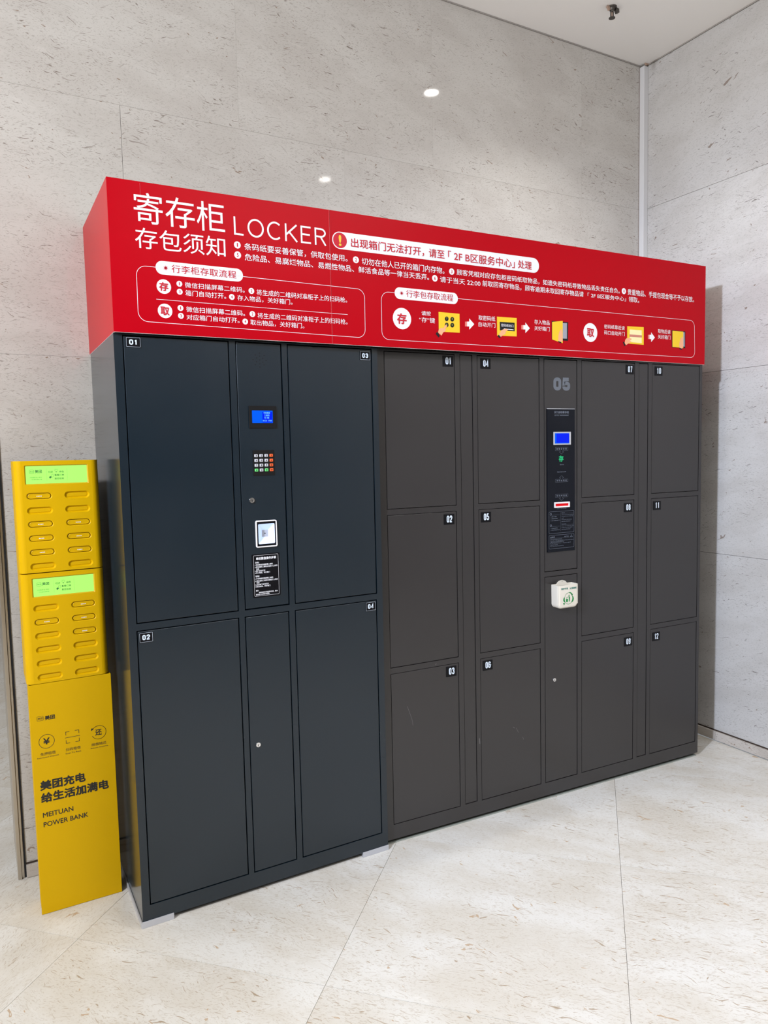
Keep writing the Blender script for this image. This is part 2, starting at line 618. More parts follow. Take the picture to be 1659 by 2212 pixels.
# back wall: marble slabs on a core
b_ = MB()
b_.box(XL, XR + .3, YB + .02, YB + .32, 0, H, M['bulk'])
b_.box(XL, XL + .012, YB + .02, YB + .32, 0, H, M['base'])
wall_back = struct(b_.build('wall_back'), label='back wall clad in polished beige marble slabs')
ROWS = [(0.0535, 0.9713), (0.9713, 1.889), (1.889, 2.8068), (2.8068, H - .006)]
g = .0006
for k, (z0, z1) in enumerate(ROWS):
    xs = [XL] + [.149 + .912 * i for i in range(3)] + [XR] if k < 3 else [XL, .60, 1.514, 2.426, XR]
    for a, b in zip(xs, xs[1:]):
        t = MB()
        gl, gr = (g if a == .149 else .00015), (g if b == .149 else .00015)
        w_, h_ = (b - a) / 2, (z1 - z0) / 2
        t.box(-w_ + gl, w_ - gr, 0, .02, -h_ + .0003, h_ - .0003, M['wallx'])
        t.build('marble_slab', wall_back, loc=((a + b) / 2, YB, (z0 + z1) / 2))
# right wall
b_ = MB()
b_.box(XR + .02, XR + .32, -7, YB + .02, 0, H, M['bulk'])
wall_right = struct(b_.build('wall_right'), label='right-hand marble wall beside the brown lockers')
ys = [YB - .0005, -.372, -1.284, -2.196, -3.108, -4.02, -7]
for k, (z0, z1) in enumerate(ROWS):
    yy = ys if k < 3 else [YB - .0005, -.83, -1.742, -2.654, -3.566, -7]
    for b, a in zip(yy, yy[1:]):
        t = MB()
        w_, h_ = (b - a) / 2 - g, (z1 - z0) / 2 - g
        t.box(0, .02, -w_ + .0004, w_ - .0004, -h_ + .0002, h_ - .0002, M['wally'])
        t.build('marble_slab', wall_right, loc=(XR, (a + b) / 2, (z0 + z1) / 2))

# baseboards: low stone pieces under a dark joint
b_ = MB()
b_.box(XL + .002, XR - .012, YB - .002, YB + .02, 0, .0535, M['joint'])
bb = struct(b_.build('baseboard_back'), label='low stone skirting under the back wall')
for a, b in zip([XL, .149, 1.061, 1.973], [.149, 1.061, 1.973, XR]):
    t = MB()
    w_ = (b - a) / 2 - .001
    t.bbox(-w_, w_, -.012, .004, .0015, .047, M['base'], b=.001, seg=1)
    t.build('skirting_piece', bb, loc=((a + b) / 2, YB - .002, 0))
b_ = MB()
b_.box(XR - .002, XR + .02, -7, YB - .014, 0, .0535, M['joint'])
bb2 = struct(b_.build('baseboard_right'), label='low stone skirting under the right wall')
for b, a in zip([YB - .015, .024, -.888, -1.8, -2.712], [.024, -.888, -1.8, -2.712, -4.6]):
    t = MB()
    w_ = (b - a) / 2 - .0012
    t.bbox(-w_, w_, -.012, .004, .0035, .0475, M['base'], b=.001, seg=1)
    o = t.build('skirting_piece', bb2, loc=(XR - .002, (a + b) / 2, 0))
    o.rotation_euler = (0, 0, -pi / 2)

# ceiling
b_ = MB()
b_.box(-7, XR + .3, -7, 9, H, H + .1, M['ceil'])
struct(b_.build('ceiling'), label='plain off-white painted ceiling')
b_ = MB()
b_.box(XL, XR, YB - .004, YB, H - .006, H, M['bulk'])  # solid strip, its darker colour standing for the shade of the gap
b_.box(XR - .004, XR, -7, YB, H - .006, H, M['bulk'])
struct(b_.build('trim_3'), label='strip coloured as the dark shadow gap where the walls meet the ceiling')
# far walls of the hall, beyond the frame
b_ = MB()
b_.box(-7.2, -7, -7, 9, 0, H, M['ceil'])
struct(b_.build('wall_left'), label='far wall of the hall on the left')
M['far'] = mat('dim_shopfront', (.16, .15, .14), .4)
b_ = MB()
b_.box(-7, XR + .3, -7.2, -7, 0, H, M['far'])
struct(b_.build('wall_front'), label='far side of the hall behind the viewer')
b_ = MB()
b_.box(-7, XL + 1.5, 9, 9.2, 0, H, M['ceil'])
struct(b_.build('wall_far'), label='far wall of the passage behind the steel corner')
# corner trunking
b_ = MB()
b_.bbox(XR - .033, XR - .0005, YB - .033, YB - .0005, 2.0, H - .012, M['trunk'], b=.002)
b_.box(XR - .034, XR - .033, YB - .004, YB - .0005, 2.0, H - .012, M['groutw'])
struct(b_.build('trim_1'), label='slim white trunking rising in the corner of the two walls')
b_ = MB()
b_.prism([(XR - .020, 3.546), (XR - .004, 3.552), (XR + .0, 3.5565), (XR - .03, 3.5565), (XR - .024, 3.549)], YB - .038, YB - .03, M['torn'])
struct(b_.build('trim_4'), label='torn brown filler above the trunking top')
# stainless steel angle at the end of the wall
b_ = MB()
b_.bbox(XL - .0275, XL - .0145, YB - .012, YB + .33, 0, H - .01, M['steel'], b=.0012)
b_.bbox(XL - .0145, XL - .0055, YB - .004, YB + .33, 0, H - .01, M['steel'], b=.0012)
b_.box(XL - .0055, XL + .0005, YB - .0035, YB + .30, 0, H - .01, M['dark'])  # black strip standing in for the shaded gap beside the wall
struct(b_.build('trim_2'), label='brushed steel angle covering the left end of the back wall')

# ------------------------------------------------------------------ lockers


def carcass(name, parent, x0, x1, z0, z1, depth, holes, m, ms=None):
    """sheet-metal body: front frame with door openings, sides, top, bottom, backing painted dark as gap shade"""
    xs = sorted({x0, x1} | {h[0] for h in holes} | {h[1] for h in holes})
    zs = sorted({z0, z1} | {h[2] for h in holes} | {h[3] for h in holes})
    b = MB()
    idx = {}
    vs, fs = [], []

    def vid(i, k):
        if (i, k) not in idx:
            idx[(i, k)] = len(vs)
            vs.append((xs[i], 0, zs[k]))
        return idx[(i, k)]
    for i in range(len(xs) - 1):
        for k in range(len(zs) - 1):
            cx, cz = (xs[i] + xs[i + 1]) / 2, (zs[k] + zs[k + 1]) / 2
            if any(h[0] < cx < h[1] and h[2] < cz < h[3] for h in holes):
                continue
            fs.append((vid(i, k), vid(i + 1, k), vid(i + 1, k + 1), vid(i, k + 1)))
    b.add(vs, fs, m)
    for a, c, d, e in holes:
        b.add([(a, 0, d), (c, 0, d), (c, 0, e), (a, 0, e), (a, .022, d), (c, .022, d), (c, .022, e), (a, .022, e)],
              [(0, 4, 5, 1), (1, 5, 6, 2), (2, 6, 7, 3), (3, 7, 4, 0)], m)
        b.add([(a, .022, d), (c, .022, d), (c, .022, e), (a, .022, e)], [(0, 1, 2, 3)], M['dark'])
    b.add([(x0, 0, z0), (x1, 0, z0), (x1, depth, z0), (x0, depth, z0), (x0, 0, z1), (x1, 0, z1), (x1, depth, z1), (x0, depth, z1)],
          [(0, 3, 2, 1), (4, 5, 6, 7), (1, 2, 6, 5), (2, 3, 7, 6), (3, 0, 4, 7)], ms or m)
    return b.build(name, parent)


def door(name, parent, h, m, gap=.0035, y=.0004, **kw):
    b = MB()
    a, c, d, e = h
    cx, cz = (a + c) / 2, (d + e) / 2
    w, hh = (c - a) / 2 - gap, (e - d) / 2 - gap
    b.bbox(-w, w, 0, .018, -hh, hh, m, b=.0012, seg=2)
    return b.build(name, parent, loc=(cx, y, cz), **kw)


def plate_blue(parent, x0, x1, z0, z1, txt):
    b = MB()
    ox, oy, oz = parent.location
    cx, cz = (x0 + x1) / 2, (z0 + z1) / 2
    w, h = (x1 - x0) / 2, (z1 - z0) / 2
    b.prism(rrect(-w, w, -h, h, .002, 3), -.0012, 0, M['plate'])
    a = rrect(-w + .0014, w - .0014, -h + .0014, h - .0014, .0015, 3)
    b.ring(a, inset(a, .0006), -.0014, M['digit'])
    b.strokes(txt, -w * .56, w * .56, -h * .50, h * .54, -.0014, M['digit'], .23, .22)
    o = b.build('number_plate', parent, loc=(cx - ox, -.0004, cz - oz))
    return o


def plate_brown(parent, x0, z0, txt, w=.0475, h=.041):
    b = MB()
    ox, oy, oz = parent.location
    b.prism(rrect(0, w, 0, h, .001, 2), -.001, 0, M['plate'])
    b.strokes(txt, w * .26, w * .80, h * .19, h * .86, -.0012, M['digit'], .165, .18)
    return b.build('number_plate', parent, loc=(x0 - ox, -.0004, z0 - oz))


def lock(parent, x, z, r=.0085, y=0.0):
    b = MB()
    ox, oy, oz = parent.location
    loops = [[(rr * cos(t), yy, rr * sin(t)) for t in [2 * pi * k / 28 for k in range(28)]] for rr, yy in
             ((r, .002), (r, -.003), (r * .93, -.0042), (r * .66, -.0042), (r * .62, -.0034))]
    b.loft(loops, M['chrome'], cap1=True)
    b.prism([(-.0007, -.0045), (.0012, -.0045), (.0012, .002), (-.0007, .002)], -.0038, -.0034, M['dark'])
    return b.build('lock', parent, smooth=True, loc=(x - ox, y, z - oz))


bank = empty('storage_locker', (0, 0, 0), label='navy blue steel locker bank with four large doors, left half under the red sign', category='locker')
BH = {'01': (.0255, .3585, .996, 1.8935), 'ctl': (.3795, .5415, .996, 1.8935), '03': (.5610, .8890, .996, 1.8935),
      '02': (.0245, .3585, .0695, .9745), 'svc': (.3775, .5385, .0695, .9745), '04': (.5595, .8870, .0695, .9745)}
carcass('body', bank, 0, .9115, .0155, 1.8975, .5, list(BH.values()), M['blue'], M['blueside'])
bd = {}
for k in ('01', '02', '03', '04'):
    bd[k] = door('door', bank, BH[k], M['blue'], y=.0004 + .0006 * (k in '03'), label='locker door number ' + k)
plate_blue(bd['01'], .0352, .0795, 1.8565, 1.8878, '01')
plate_blue(bd['02'], .0318, .0745, .9345, .9668, '02')
plate_blue(bd['03'], .8400, .8830, 1.8515, 1.8838, '03')
plate_blue(bd['04'], .8385, .8815, .9350, .9685, '04')
svc = door('service_door', bank, BH['svc'], M['blue'])
lock(svc, .4084, .5228)
# control panel with everything on it

def holed_panel(name, parent, h, hole, m, gap=.0035, y=.0004, **kw):
    b = MB()
    a, c, d, e = h
    cx, cz = (a + c) / 2, (d + e) / 2
    w, hh = (c - a) / 2 - gap, (e - d) / 2 - gap
    k = .0012
    o0 = [(-w + k, -hh + k), (w - k, -hh + k), (w - k, hh - k), (-w + k, hh - k)]
    o1 = [(-w, -hh), (w, -hh), (w, hh), (-w, hh)]
    x0, x1, z0, z1 = hole[0] - cx, hole[1] - cx, hole[2] - cz, hole[3] - cz
    i0 = [(x0, z0), (x1, z0), (x1, z1), (x0, z1)]
    b.ring(o0, i0, 0, m)
    b.loft([[(p, .018, q) for p, q in o1], [(p, k, q) for p, q in o1], [(p, 0, q) for p, q in o0]], m)
    b.loft([[(p, 0, q) for p, q in i0], [(p, .018, q) for p, q in i0]], m)
    b.loft([[(p, .018, q) for p, q in i0], [(p, .018, q) for p, q in o1]], m)
    return b.build(name, parent, loc=(cx, y, cz), **kw)


ctl = holed_panel('control_panel', bank, BH['ctl'], (.4343, .4943, 1.2168, 1.2864), M['blue'], label='narrow panel with screen, keypad, lock and scanner')
cx, cz = ctl.location.x, ctl.location.z


def local(o, pts):
    return [(a - o.location.x, b - o.location.z) for a, b in pts]


HOLES = [(.4628, 1.8582), (.4476, 1.8515), (.4788, 1.8511), (.4626, 1.8481), (.4519, 1.8419), (.4735, 1.8416), (.4396, 1.8359), (.4626, 1.8354),
         (.4849, 1.8349), (.4518, 1.8291), (.4735, 1.8288), (.4628, 1.8227), (.4468, 1.8195), (.4775, 1.8201), (.4629, 1.8124)]
for a, c in local(ctl, HOLES):
    b = MB()
    b.prism(circ(0, 0, .0023, 12), 0, 0, M['dark'])  # flat disc, its dark colour standing for the shade in the hole
    b.build('speaker_hole', ctl, loc=(a, -.0002, c))


def at(o, x, z, y=-.0004):
    return (x - o.location.x, y, z - o.location.z)


def disp_screen():
    b = MB()
    b.bbox(-.0483, .0483, -.004, 0, -.0368, .0368, M['rubber'], b=.0010)
    return b.build('screen_bezel', ctl, loc=at(ctl, .4656, 1.6460))


disp_screen()
b = MB()
b.prism(rrect(-.0363, .0363, -.0210, .0210, .001, 2), -.0052, -.0042, M['lcdb2'])
b.prism(rrect(-.0006, .0345, -.0190, .0165, .001, 2), -.0053, -.0053, M['lcdb'])
b.text('手机微信', .0035, .0268, .0098, .0162, -.0055, M['lcdt'], .02)
b.text('二维码', .0055, .0245, .0018, .0081, -.0055, M['lcdt'], .02)
b.text('扫 描', .0062, .0232, -.0061, .0002, -.0055, M['lcdt'], .02)
b.text('05-21 17:00', .0004, .0325, -.0155, -.0100, -.0055, M['lcdt'], .02)
b.build('screen', ctl, loc=at(ctl, .4639, 1.6465))
pad = MB()
pad.bbox(-.0378, .0378, -.0022, 0, -.0428, .0428, M['rubber'], b=.0008)
pad = pad.build('keypad', bank, loc=(.4640, .0004, 1.4925))
KL = [('1', 'keyg'), ('2', 'keyg'), ('3', 'keyg'), ('↑', 'keyo'), ('4', 'keyg'), ('5', 'keyg'), ('6', 'keyg'), ('↓', 'keyo'),
      ('7', 'keyg'), ('8', 'keyg'), ('9', 'keyg'), ('←', 'keyo'), ('存', 'keyn'), ('0', 'keyg'), ('取', 'keyn'), ('OK', 'keyo')]
for i, (t, k) in enumerate(KL):
    r_, c_ = divmod(i, 4)
    b = MB()
    b.bbox(-.0062, .0062, -.0026, 0, -.0050, .0050, M[k], b=.0016, seg=3)
    w = {'1': .0010, '←': .0038, 'OK': .0034}.get(t, .0019)
    b.text(t, -w, w, -.0028, .0028, -.0028, M['black'], .02)
    b.build('key', pad, loc=(.4370 + c_ * .0179 - .4640, -.0018, 1.5168 - r_ * .0162 - 1.4925))
lock(ctl, .4176, 1.3674, .0095)
# 2-D code scanner: pale frame, black border, lit pyramid well
b = MB()
o4 = rrq([(-.0380, .0464), (.0378, .0458), (.0383, -.0462), (-.0383, -.0460)], .006)
loops = []
for d, y in ((0, 0), (0, -.0045), (.0012, -.0058), (.0036, -.0058), (.0045, -.0046)):
    loops.append([(x, y, z) for x, z in (inset(o4, d) if d else o4)])
b.loft(loops, M['scanf'])
b.build('scanner_frame', ctl, smooth=True, loc=at(ctl, .4643, 1.2515))
b = MB()
i0 = inset(o4, .0044)
w0 = rrect(-.0295, .0292, -.0342, .0343, .004)
b.loft([[(x, -.0046, z) for x, z in i0], [(x, -.0046, z) for x, z in w0]], M['plate'])
b.build('scanner_border', ctl, loc=at(ctl, .4643, 1.2515))
b = MB()
# the well is shallow enough to stay inside the door
w1 = rrect(-.0112, .0112, -.0117, .0117, .0006)
b.loft([[(x, -.0046, z) for x, z in w0], [(x, .0120, z) for x, z in w1]], M['scanw'])
b.loft([[(x, .0120, z) for x, z in w1], [(x, .0121, z) for x, z in inset(w1, .0005)]], M['scanc'], cap1=True)
b.prism(circ(0, 0, .0020, 14), .0117, .0117, M['black'])
b.build('scanner_well', ctl, loc=at(ctl, .4643, 1.2515))

# instruction sticker
b = MB()
sx, sz = .4593, 1.1085
b.prism(rrect(.4095 - sx, .5090 - sx, 1.0345 - sz, 1.1835 - sz, .004), -.0008, 0, M['plate'])
a = rrect(.4152 - sx, .5042 - sx, 1.0396 - sz, 1.1793 - sz, .003)
b.ring(a, inset(a, .0007), -.001, M['white'])
for t, x0, x1, z0, z1, w in (('单机微信操作步骤', .4244, .4962, 1.1634, 1.1729, .03), ('存物：', .4206, .4353, 1.1517, 1.158, .02),
                             ('1.手机微信扫描屏幕二维码', .4196, .4835, 1.144, 1.1494, .02), ('2.将生成的二维码对准柜子上的扫', .4193, .5, 1.1365, 1.1423, .02),
                             ('码枪', .4239, .4345, 1.1298, 1.1354, .02), ('3.箱门自动打开', .4193, .4562, 1.1234, 1.1289, .02),
                             ('4.存入物品，关好箱门', .419, .4723, 1.1168, 1.1223, .02), ('取物：', .4205, .4352, 1.1047, 1.111, .02),
                             ('1.手机微信扫描屏幕二维码', .4194, .4835, 1.0968, 1.1022, .02), ('2.将生成的二维码对准柜子上的扫', .4191, .4999, 1.089, 1.0946, .02),
                             ('码枪', .4235, .4339, 1.0829, 1.0884, .02), ('3.对应箱门自动打开', .4191, .4664, 1.0765, 1.0818, .02),
                             ('4.取出物品，关好箱门', .4189, .4723, 1.0698, 1.0752, .02), ('提示：', .4203, .4306, 1.0561, 1.0618, .02),
                             ('贵重物品及现金请勿存放，柜内', .4304, .498, 1.049, 1.0541, .02), ('请勿放入已开封食品等。', .4199, .4694, 1.0428, 1.0479, .02)):
    b.text(t, x0 - sx, x1 - sx, z0 - sz, z1 - sz, -.0011, M['white'], w)
b.build('instruction_sticker', ctl, loc=at(ctl, sx, sz))

# aluminium brackets the blue bank stands in
for x0, x1, zt in ((-.004, .0985, .0205), (.8010, .9115, .0185)):
    b = MB()
    b.bbox(x0, x1, -.0055, -.0005, .0, zt, M['alu'], b=.0008)
    b.box(x0 + .002, x1, -.0005, .34, .0, .0150, M['alu'])
    if x0 < 0:
        b.bbox(-.0055, -.0005, -.005, .37, .0, .0165, M['alu'], b=.0008)
    b.build('foot_bracket', bank)

# brown bank
BRZ = -radians(2.5495)
bank2 = empty('storage_locker', (.8906, .0243, 0), BRZ, label='graphite brown steel locker bank with twelve doors, right half under the red sign', category='locker')
C4 = [(.060, .367), (.470, .778), (1.003, 1.311), (1.415, 1.722)]
R3 = [(1.3045, 1.8925), (.6955, 1.2830), (.0755, .6735)]
RH = []
nm = [['01', '02', '03'], ['04', '05', '06'], ['07', '08', '09'], ['10', '11', '12']]
for (a, c) in C4:
    for (d, e) in R3:
        RH.append((a, c, d, e))
NAR = [(.390, .449, .0775, 1.8925), (1.335, 1.393, .0775, 1.8925)]
MUP, MLO = (.8005, .980, .998, 1.8925), (.8005, .980, .0745, .978)
carcass('body', bank2, .029, 1.739, .0175, 1.8975, .44, RH + NAR + [MUP, MLO], M['brown'])
PL = {'01': (.3130, 1.8440), '02': (.3080, 1.2315), '03': (.3075, .6225), '04': (.4875, 1.8410), '05': (.4820, 1.2300), '06': (.4825, .6210),
      '07': (1.2560, 1.8415), '08': (1.2500, 1.2285), '09': (1.2535, .6145), '10': (1.4325, 1.8400), '11': (1.4280, 1.2285), '12': (1.4300, .6150)}
for ci in range(4):
    for ri in range(3):
        n_ = nm[ci][ri]
        dr = door('door', bank2, (*C4[ci], *R3[ri]), M['brown'], gap=.0021, y=.0003 + .0005 * ((ci + ri) % 2), label='locker door number ' + n_)
        plate_brown(dr, *PL[n_], n_)
for h in NAR:
    door('filler_strip', bank2, h, M['brown'], gap=.002, y=.0012)
cp = door('control_panel', bank2, MUP, M['brown'], gap=.0028, label='narrow panel with a black glass strip and grey 05')
b = MB()
b.strokes('05', -.0390, .0505, -.0270, .0275, -.0003, M['digitg'], .27, .16)
b.build('unit_number', cp, loc=at(cp, .8906, 1.7895, .0))
lo = door('service_door', bank2, MLO, M['brown'], gap=.0028)
lock(lo, .8506, .5253, .0080)
# black glass strip (its own part: everything printed on it is a piece of it)
GX, GZ = .8890, 1.3840
b = MB()
b.bbox(-.0745, .0745, -.004, 0, -.3030, .3020, M['glass'], b=.001)
b.box(-.0735, .0735, -.0046, -.0004, .3010, .3032, M['alu'])
gp = b.build('glass_panel', bank2, loc=(GX, .0003, GZ))


def gt(mb, t, x0, x1, z0, z1, m='hair', w=.01):
    mb.text(t, x0 - GX, x1 - GX, z0 - GZ, z1 - GZ, -.0044, M[m], w)


def outline(mb, pts, m, wd=.0007, y=-.0044):
    """closed thin outline given as absolute glass coordinates"""
    p = [(x - GX, z - GZ) for x, z in pts]
    for i in range(len(p)):
        bar2(mb, p[i - 1], p[i], wd, m, y)


def bar2(mb, a, c, wd, m, y):
    a, c = Vector(a), Vector(c)
    t = (c - a)
    if t.length < 1e-6:
        return
    t.normalize()
    n = Vector((-t.y, t.x)) * wd / 2
    q = [a - n - t * wd / 2, c - n + t * wd / 2, c + n + t * wd / 2, a + n - t * wd / 2]
    mb.add([(v.x, y, v.y) for v in q], [(0, 1, 2, 3)], M[m])


b = MB()
gt(b, 'SRY', .852, .8715, 1.6670, 1.6765, w=.02)
gt(b, '自助寄存柜', .8738, .9303, 1.6665, 1.6768, w=.03)
bar2(b, (.8533 - GX, 1.6632 - GZ), (.9321 - GX, 1.6632 - GZ), .0005, 'hair', -.0044)
gt(b, '服务热线', .8535, .8780, 1.6562, 1.6605)
for k in range(9):
    bar2(b, (.8825 + k * .0052 - GX, 1.6584 - GZ), (.8860 + k * .0052 - GX, 1.6584 - GZ), .0022, 'hair', -.0044)
b.build('header_print', gp)
b = MB()
b.bbox(-.0466, .0466, -.0035, 0, -.0272, .0272, M['alu'], b=.0012)
b.prism(rrect(-.0408, .0362, -.0215, .0218, .001, 2), -.0042, -.0036, M['lcdb2'])
b.prism(rrect(-.0330, .0345, -.0185, .0200, .003, 3), -.0044, -.0044, M['lcdb'])
b.build('screen', gp, loc=(.8930 - GX, -.004, 1.5623 - GZ))


def label_box(t, z0, z1, up):
    b = MB()
    x0, x1 = .8570, .9248
    k = .0065
    mx = .8900
    zt = z1 if up else z0
    s = 1 if up else -1
    pts = [(x0, z0 if up else z1), (x1, z0 if up else z1), (x1, zt), (mx + .0055, zt), (mx + .0055, zt + s * .0055), (mx + .0125, zt + s * .0055),
           (mx, zt + s * .0150), (mx - .0125, zt + s * .0055), (mx - .0055, zt + s * .0055), (mx - .0055, zt), (x0, zt)]
    outline(b, pts, 'hair', .0006)
    n = len(t)
    for i, ch in enumerate(t):
        gt(b, ch, x0 + .0058 + i * .0118, x0 + .0140 + i * .0118, z0 + .0028, z1 - .0028, w=.02)
    b.build('print_label', gp)


label_box('存物请按键', 1.5112, 1.5250, False)
label_box('请取密码纸', 1.3780, 1.3902, True)
label_box('取物请扫描', 1.3140, 1.3262, False)
b = MB()
gt(b, '存', .8752, .9010, 1.4640, 1.4900, 'icong', .05)
b.build('store_button', gp)
for q in (('Store', .8814, .9028, 1.4496, 1.4545), ('Get barcode', .8664, .9150, 1.4188, 1.4238), ('Scan barcode', .8637, .9162, 1.2640, 1.2675)):
    b = MB()
    gt(b, *q)
    b.build('caption_print', gp)
b = MB()
x0, x1, z0, z1 = -.0412, .0412, -.0118, .0118
ro, ri = rrect(x0, x1, z0, z1, .0015, 2), rrect(x0 + .0052, x1 - .0060, z0 + .0062, z1 - .0062, .0008, 2)
b.loft([[(x, 0, z) for x, z in ro], [(x, -.0040, z) for x, z in ro], [(x, -.0045, z) for x, z in inset(ro, .0006)],
        [(x, -.0042, z) for x, z in ri], [(x, -.0008, z) for x, z in ri]], M['scanf'])
b.add([(x, -.0008, z) for x, z in ri], [tuple(range(len(ri)))], M['laser'])
b.build('barcode_window', gp, loc=(.8910 - GX, -.004, 1.2812 - GZ))
b = MB()
a = [(x - GX, z - GZ) for x, z in rrect(.8217, .9580, 1.1610, 1.2540, .005)]
b.ring(a, inset(a, .0009), -.0044, M['hair'])
bar2(b, (.8846 - GX, 1.1690 - GZ), (.8846 - GX, 1.2490 - GZ), .0005, 'hair', -.0044)
for zz in (1.2440, 1.1960):
    c_ = [(x - GX, z - GZ) for x, z in circ(.8322, zz - .0010, .0050, 14)]
    b.ring(c_, inset(c_, .0016), -.0044, M['hair'])
    bar2(b, (.8385 - GX, zz - .0052 - GZ), (.8790 - GX, zz - .0052 - GZ), .0005, 'hair', -.0044)
for t, x0, z in (('1.按存键', .8310, 1.2320), ('2.取密码纸', .8310, 1.2238), ('3.存入物品关门', .8310, 1.2156), ('1.扫描密码', .8310, 1.1830), ('2.取出物品关门', .8310, 1.1755)):
    gt(b, t, x0, x0 + .0052 * len(t) + .006, z - .0020, z + .0022)
for t, z in (('Store', 1.2470), ('1.Press the store button', 1.2375), ('2.Keep the barcode slip', 1.2305), ('well', 1.2236), ('3.Put your belongings', 1.2166), ('and close the door', 1.2095),
             ('Retrieve', 1.1985), ('1.Scan your barcode slip', 1.1895), ('2.Take your belongings', 1.1825), ('and close the door', 1.1755)):
    gt(b, t, .8895, .8895 + .0027 * len(t) + (.004 if z in (1.2470, 1.1985) else 0), z - .0015, z + .0018)
for zz in (1.2435, 1.1948):
    bar2(b, (.8895 - GX, zz - GZ), (.9545 - GX, zz - GZ), .0004, 'hair', -.0044)
b.build('steps_print', gp)
b = MB()
a = [(x - GX, z - GZ) for x, z in rrect(.8215, .9580, 1.0955, 1.1535, .005)]
b.ring(a, inset(a, .0009), -.0044, M['hair'])
gt(b, '注意事项', .8270, .8530, 1.1425, 1.1482, w=.03)
gt(b, 'NOTICE', .9045, .9275, 1.1415, 1.1465)
bar2(b, (.8270 - GX, 1.1400 - GZ), (.9330 - GX, 1.1400 - GZ), .0005, 'hair', -.0044)
tri = [(.9360 - GX, 1.1400 - GZ), (.9500 - GX, 1.1400 - GZ), (.9430 - GX, 1.1505 - GZ)]
b.ring(tri, inset(tri, .0022), -.0044, M['hair'])
for t, z, x1 in (('1.请勿存放贵重物品及现金', 1.1350, .8920), ('Valuables and cash should not be stored here.', 1.1292, .9540), ('2.请勿存放易燃易爆危险品', 1.1234, .9020),
                 ('Do not store flammable or dangerous goods.', 1.1176, .9410), ('3.请当日取出物品', 1.1118, .8690), ('Please take all items the same day.', 1.1060, .9010)):
    gt(b, t, .8270, x1, z - .0017, z + .0020)
b.build('notice_print', gp)
# pale scuffs on the doors and the frame
M['scuff'] = mat('pale_scuff', (.12, .115, .115), .5)
for par, y_, wd, pts in ((None, -.0003, .0016, [(.1293, .5356), (.137, .5147), (.1483, .4832), (.1532, .4553)]), (None, -.0003, .0028, [(.6317, .3573), (.6393, .3506)]),
                         (None, -.0003, .0020, [(.6469, .3507), (.6582, .3283)]), (None, -.0003, .0022, [(.681, .3046), (.6848, .292)]),
                         (None, -.0003, .0045, [(.4611, .3424), (.4632, .3186)]), (None, -.0003, .0030, [(.259, .6798), (.2631, .6856)])):
    b = MB()
    b.ribbon(pts, wd, y_, M['scuff'])
    b.build('scuff_mark', bank2)
# plinth and feet of the brown bank
b = MB()
b.box(.045, 1.70, .10, .42, .004, .0175, M['rubberfoot'])
b.build('plinth', bank2)
for s_, y_ in ((.05, .025), (.885, .025), (1.655, .025)):
    b = MB()
    b.loft([[(s_ + r_ * cos(t), y_ + .01 + r_ * sin(t), z) for t in [2 * pi * k / 16 for k in range(16)]] for r_, z in ((.016, .004), (.016, .010), (.008, .012), (.008, .0175))],
           M['rubberfoot'], cap0=True)
    b.build('foot', bank2)
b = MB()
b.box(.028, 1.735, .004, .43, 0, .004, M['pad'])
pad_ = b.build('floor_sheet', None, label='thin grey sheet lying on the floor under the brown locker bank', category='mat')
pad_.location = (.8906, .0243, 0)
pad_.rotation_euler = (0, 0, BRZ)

# ------------------------------------------------------------------ red sign box on top
SRZ = math.atan2(-.045, 2.638)
sign = empty('locker_sign', (0, -.015, 1.898), SRZ, label='long red box sign with white Chinese instructions on top of both locker banks', category='sign')
SZ = 1.898
SH = .453
SL = 2.634
MS = {'w': 'white', 'r': 'redprint', 'y': 'yprint', 'o': 'olive'}
for a, c in ((0.0, .7212), (.7219, SL)):
    b = MB()
    b.box(a, c, 0, .004, 0, SH, M['core'])
    b.box(a, c, -.0004, 0, .0008, SH, M['red'])
    b.build('front_panel', sign)
depth_l, depth_r = YB - .001 + .015, YB - .001 + .0600
b = MB()
b.box(.0, .004, .0045, depth_l, 0, SH, M['core'])
b.box(-.0004, 0, .0, depth_l, .0008, SH, M['red'])
sp_ = b.build('side_panel', sign)
sp_.rotation_euler = (0, 0, -SRZ)
b = MB()
b.box(-.004, 0, .0045, depth_r - .002, 0, SH, M['core'])
b.box(0, .0004, .0, depth_r - .002, .0008, SH, M['red'])
sp_ = b.build('side_panel', sign, loc=(SL, 0, 0))
sp_.rotation_euler = (0, 0, -SRZ)
b = MB()
p4 = [(.006, .006), (SL - .006, .006), (SL - .001 + (depth_r - .01) * sin(-SRZ), depth_r - .03), (.012, depth_l - .02)]
b.add([(x, y, SH - .008) for x, y in p4] + [(x, y, SH - .003) for x, y in p4], [(3, 2, 1, 0), (4, 5, 6, 7), (0, 1, 5, 4), (1, 2, 6, 5), (2, 3, 7, 6), (3, 0, 4, 7)], M['core'])
b.build('top_panel', sign)
for q in ((.7190, .7196, -.0009, -.0004, .0, SH - .001), (.0955, .0960, -.0009, -.0004, SH - .0400, SH - .004)):
    b = MB()
    b.box(*q, M['seam'])
    b.build('film_seam', sign)


def sg(pts):
    return [(x, z - SZ) for x, z in pts]


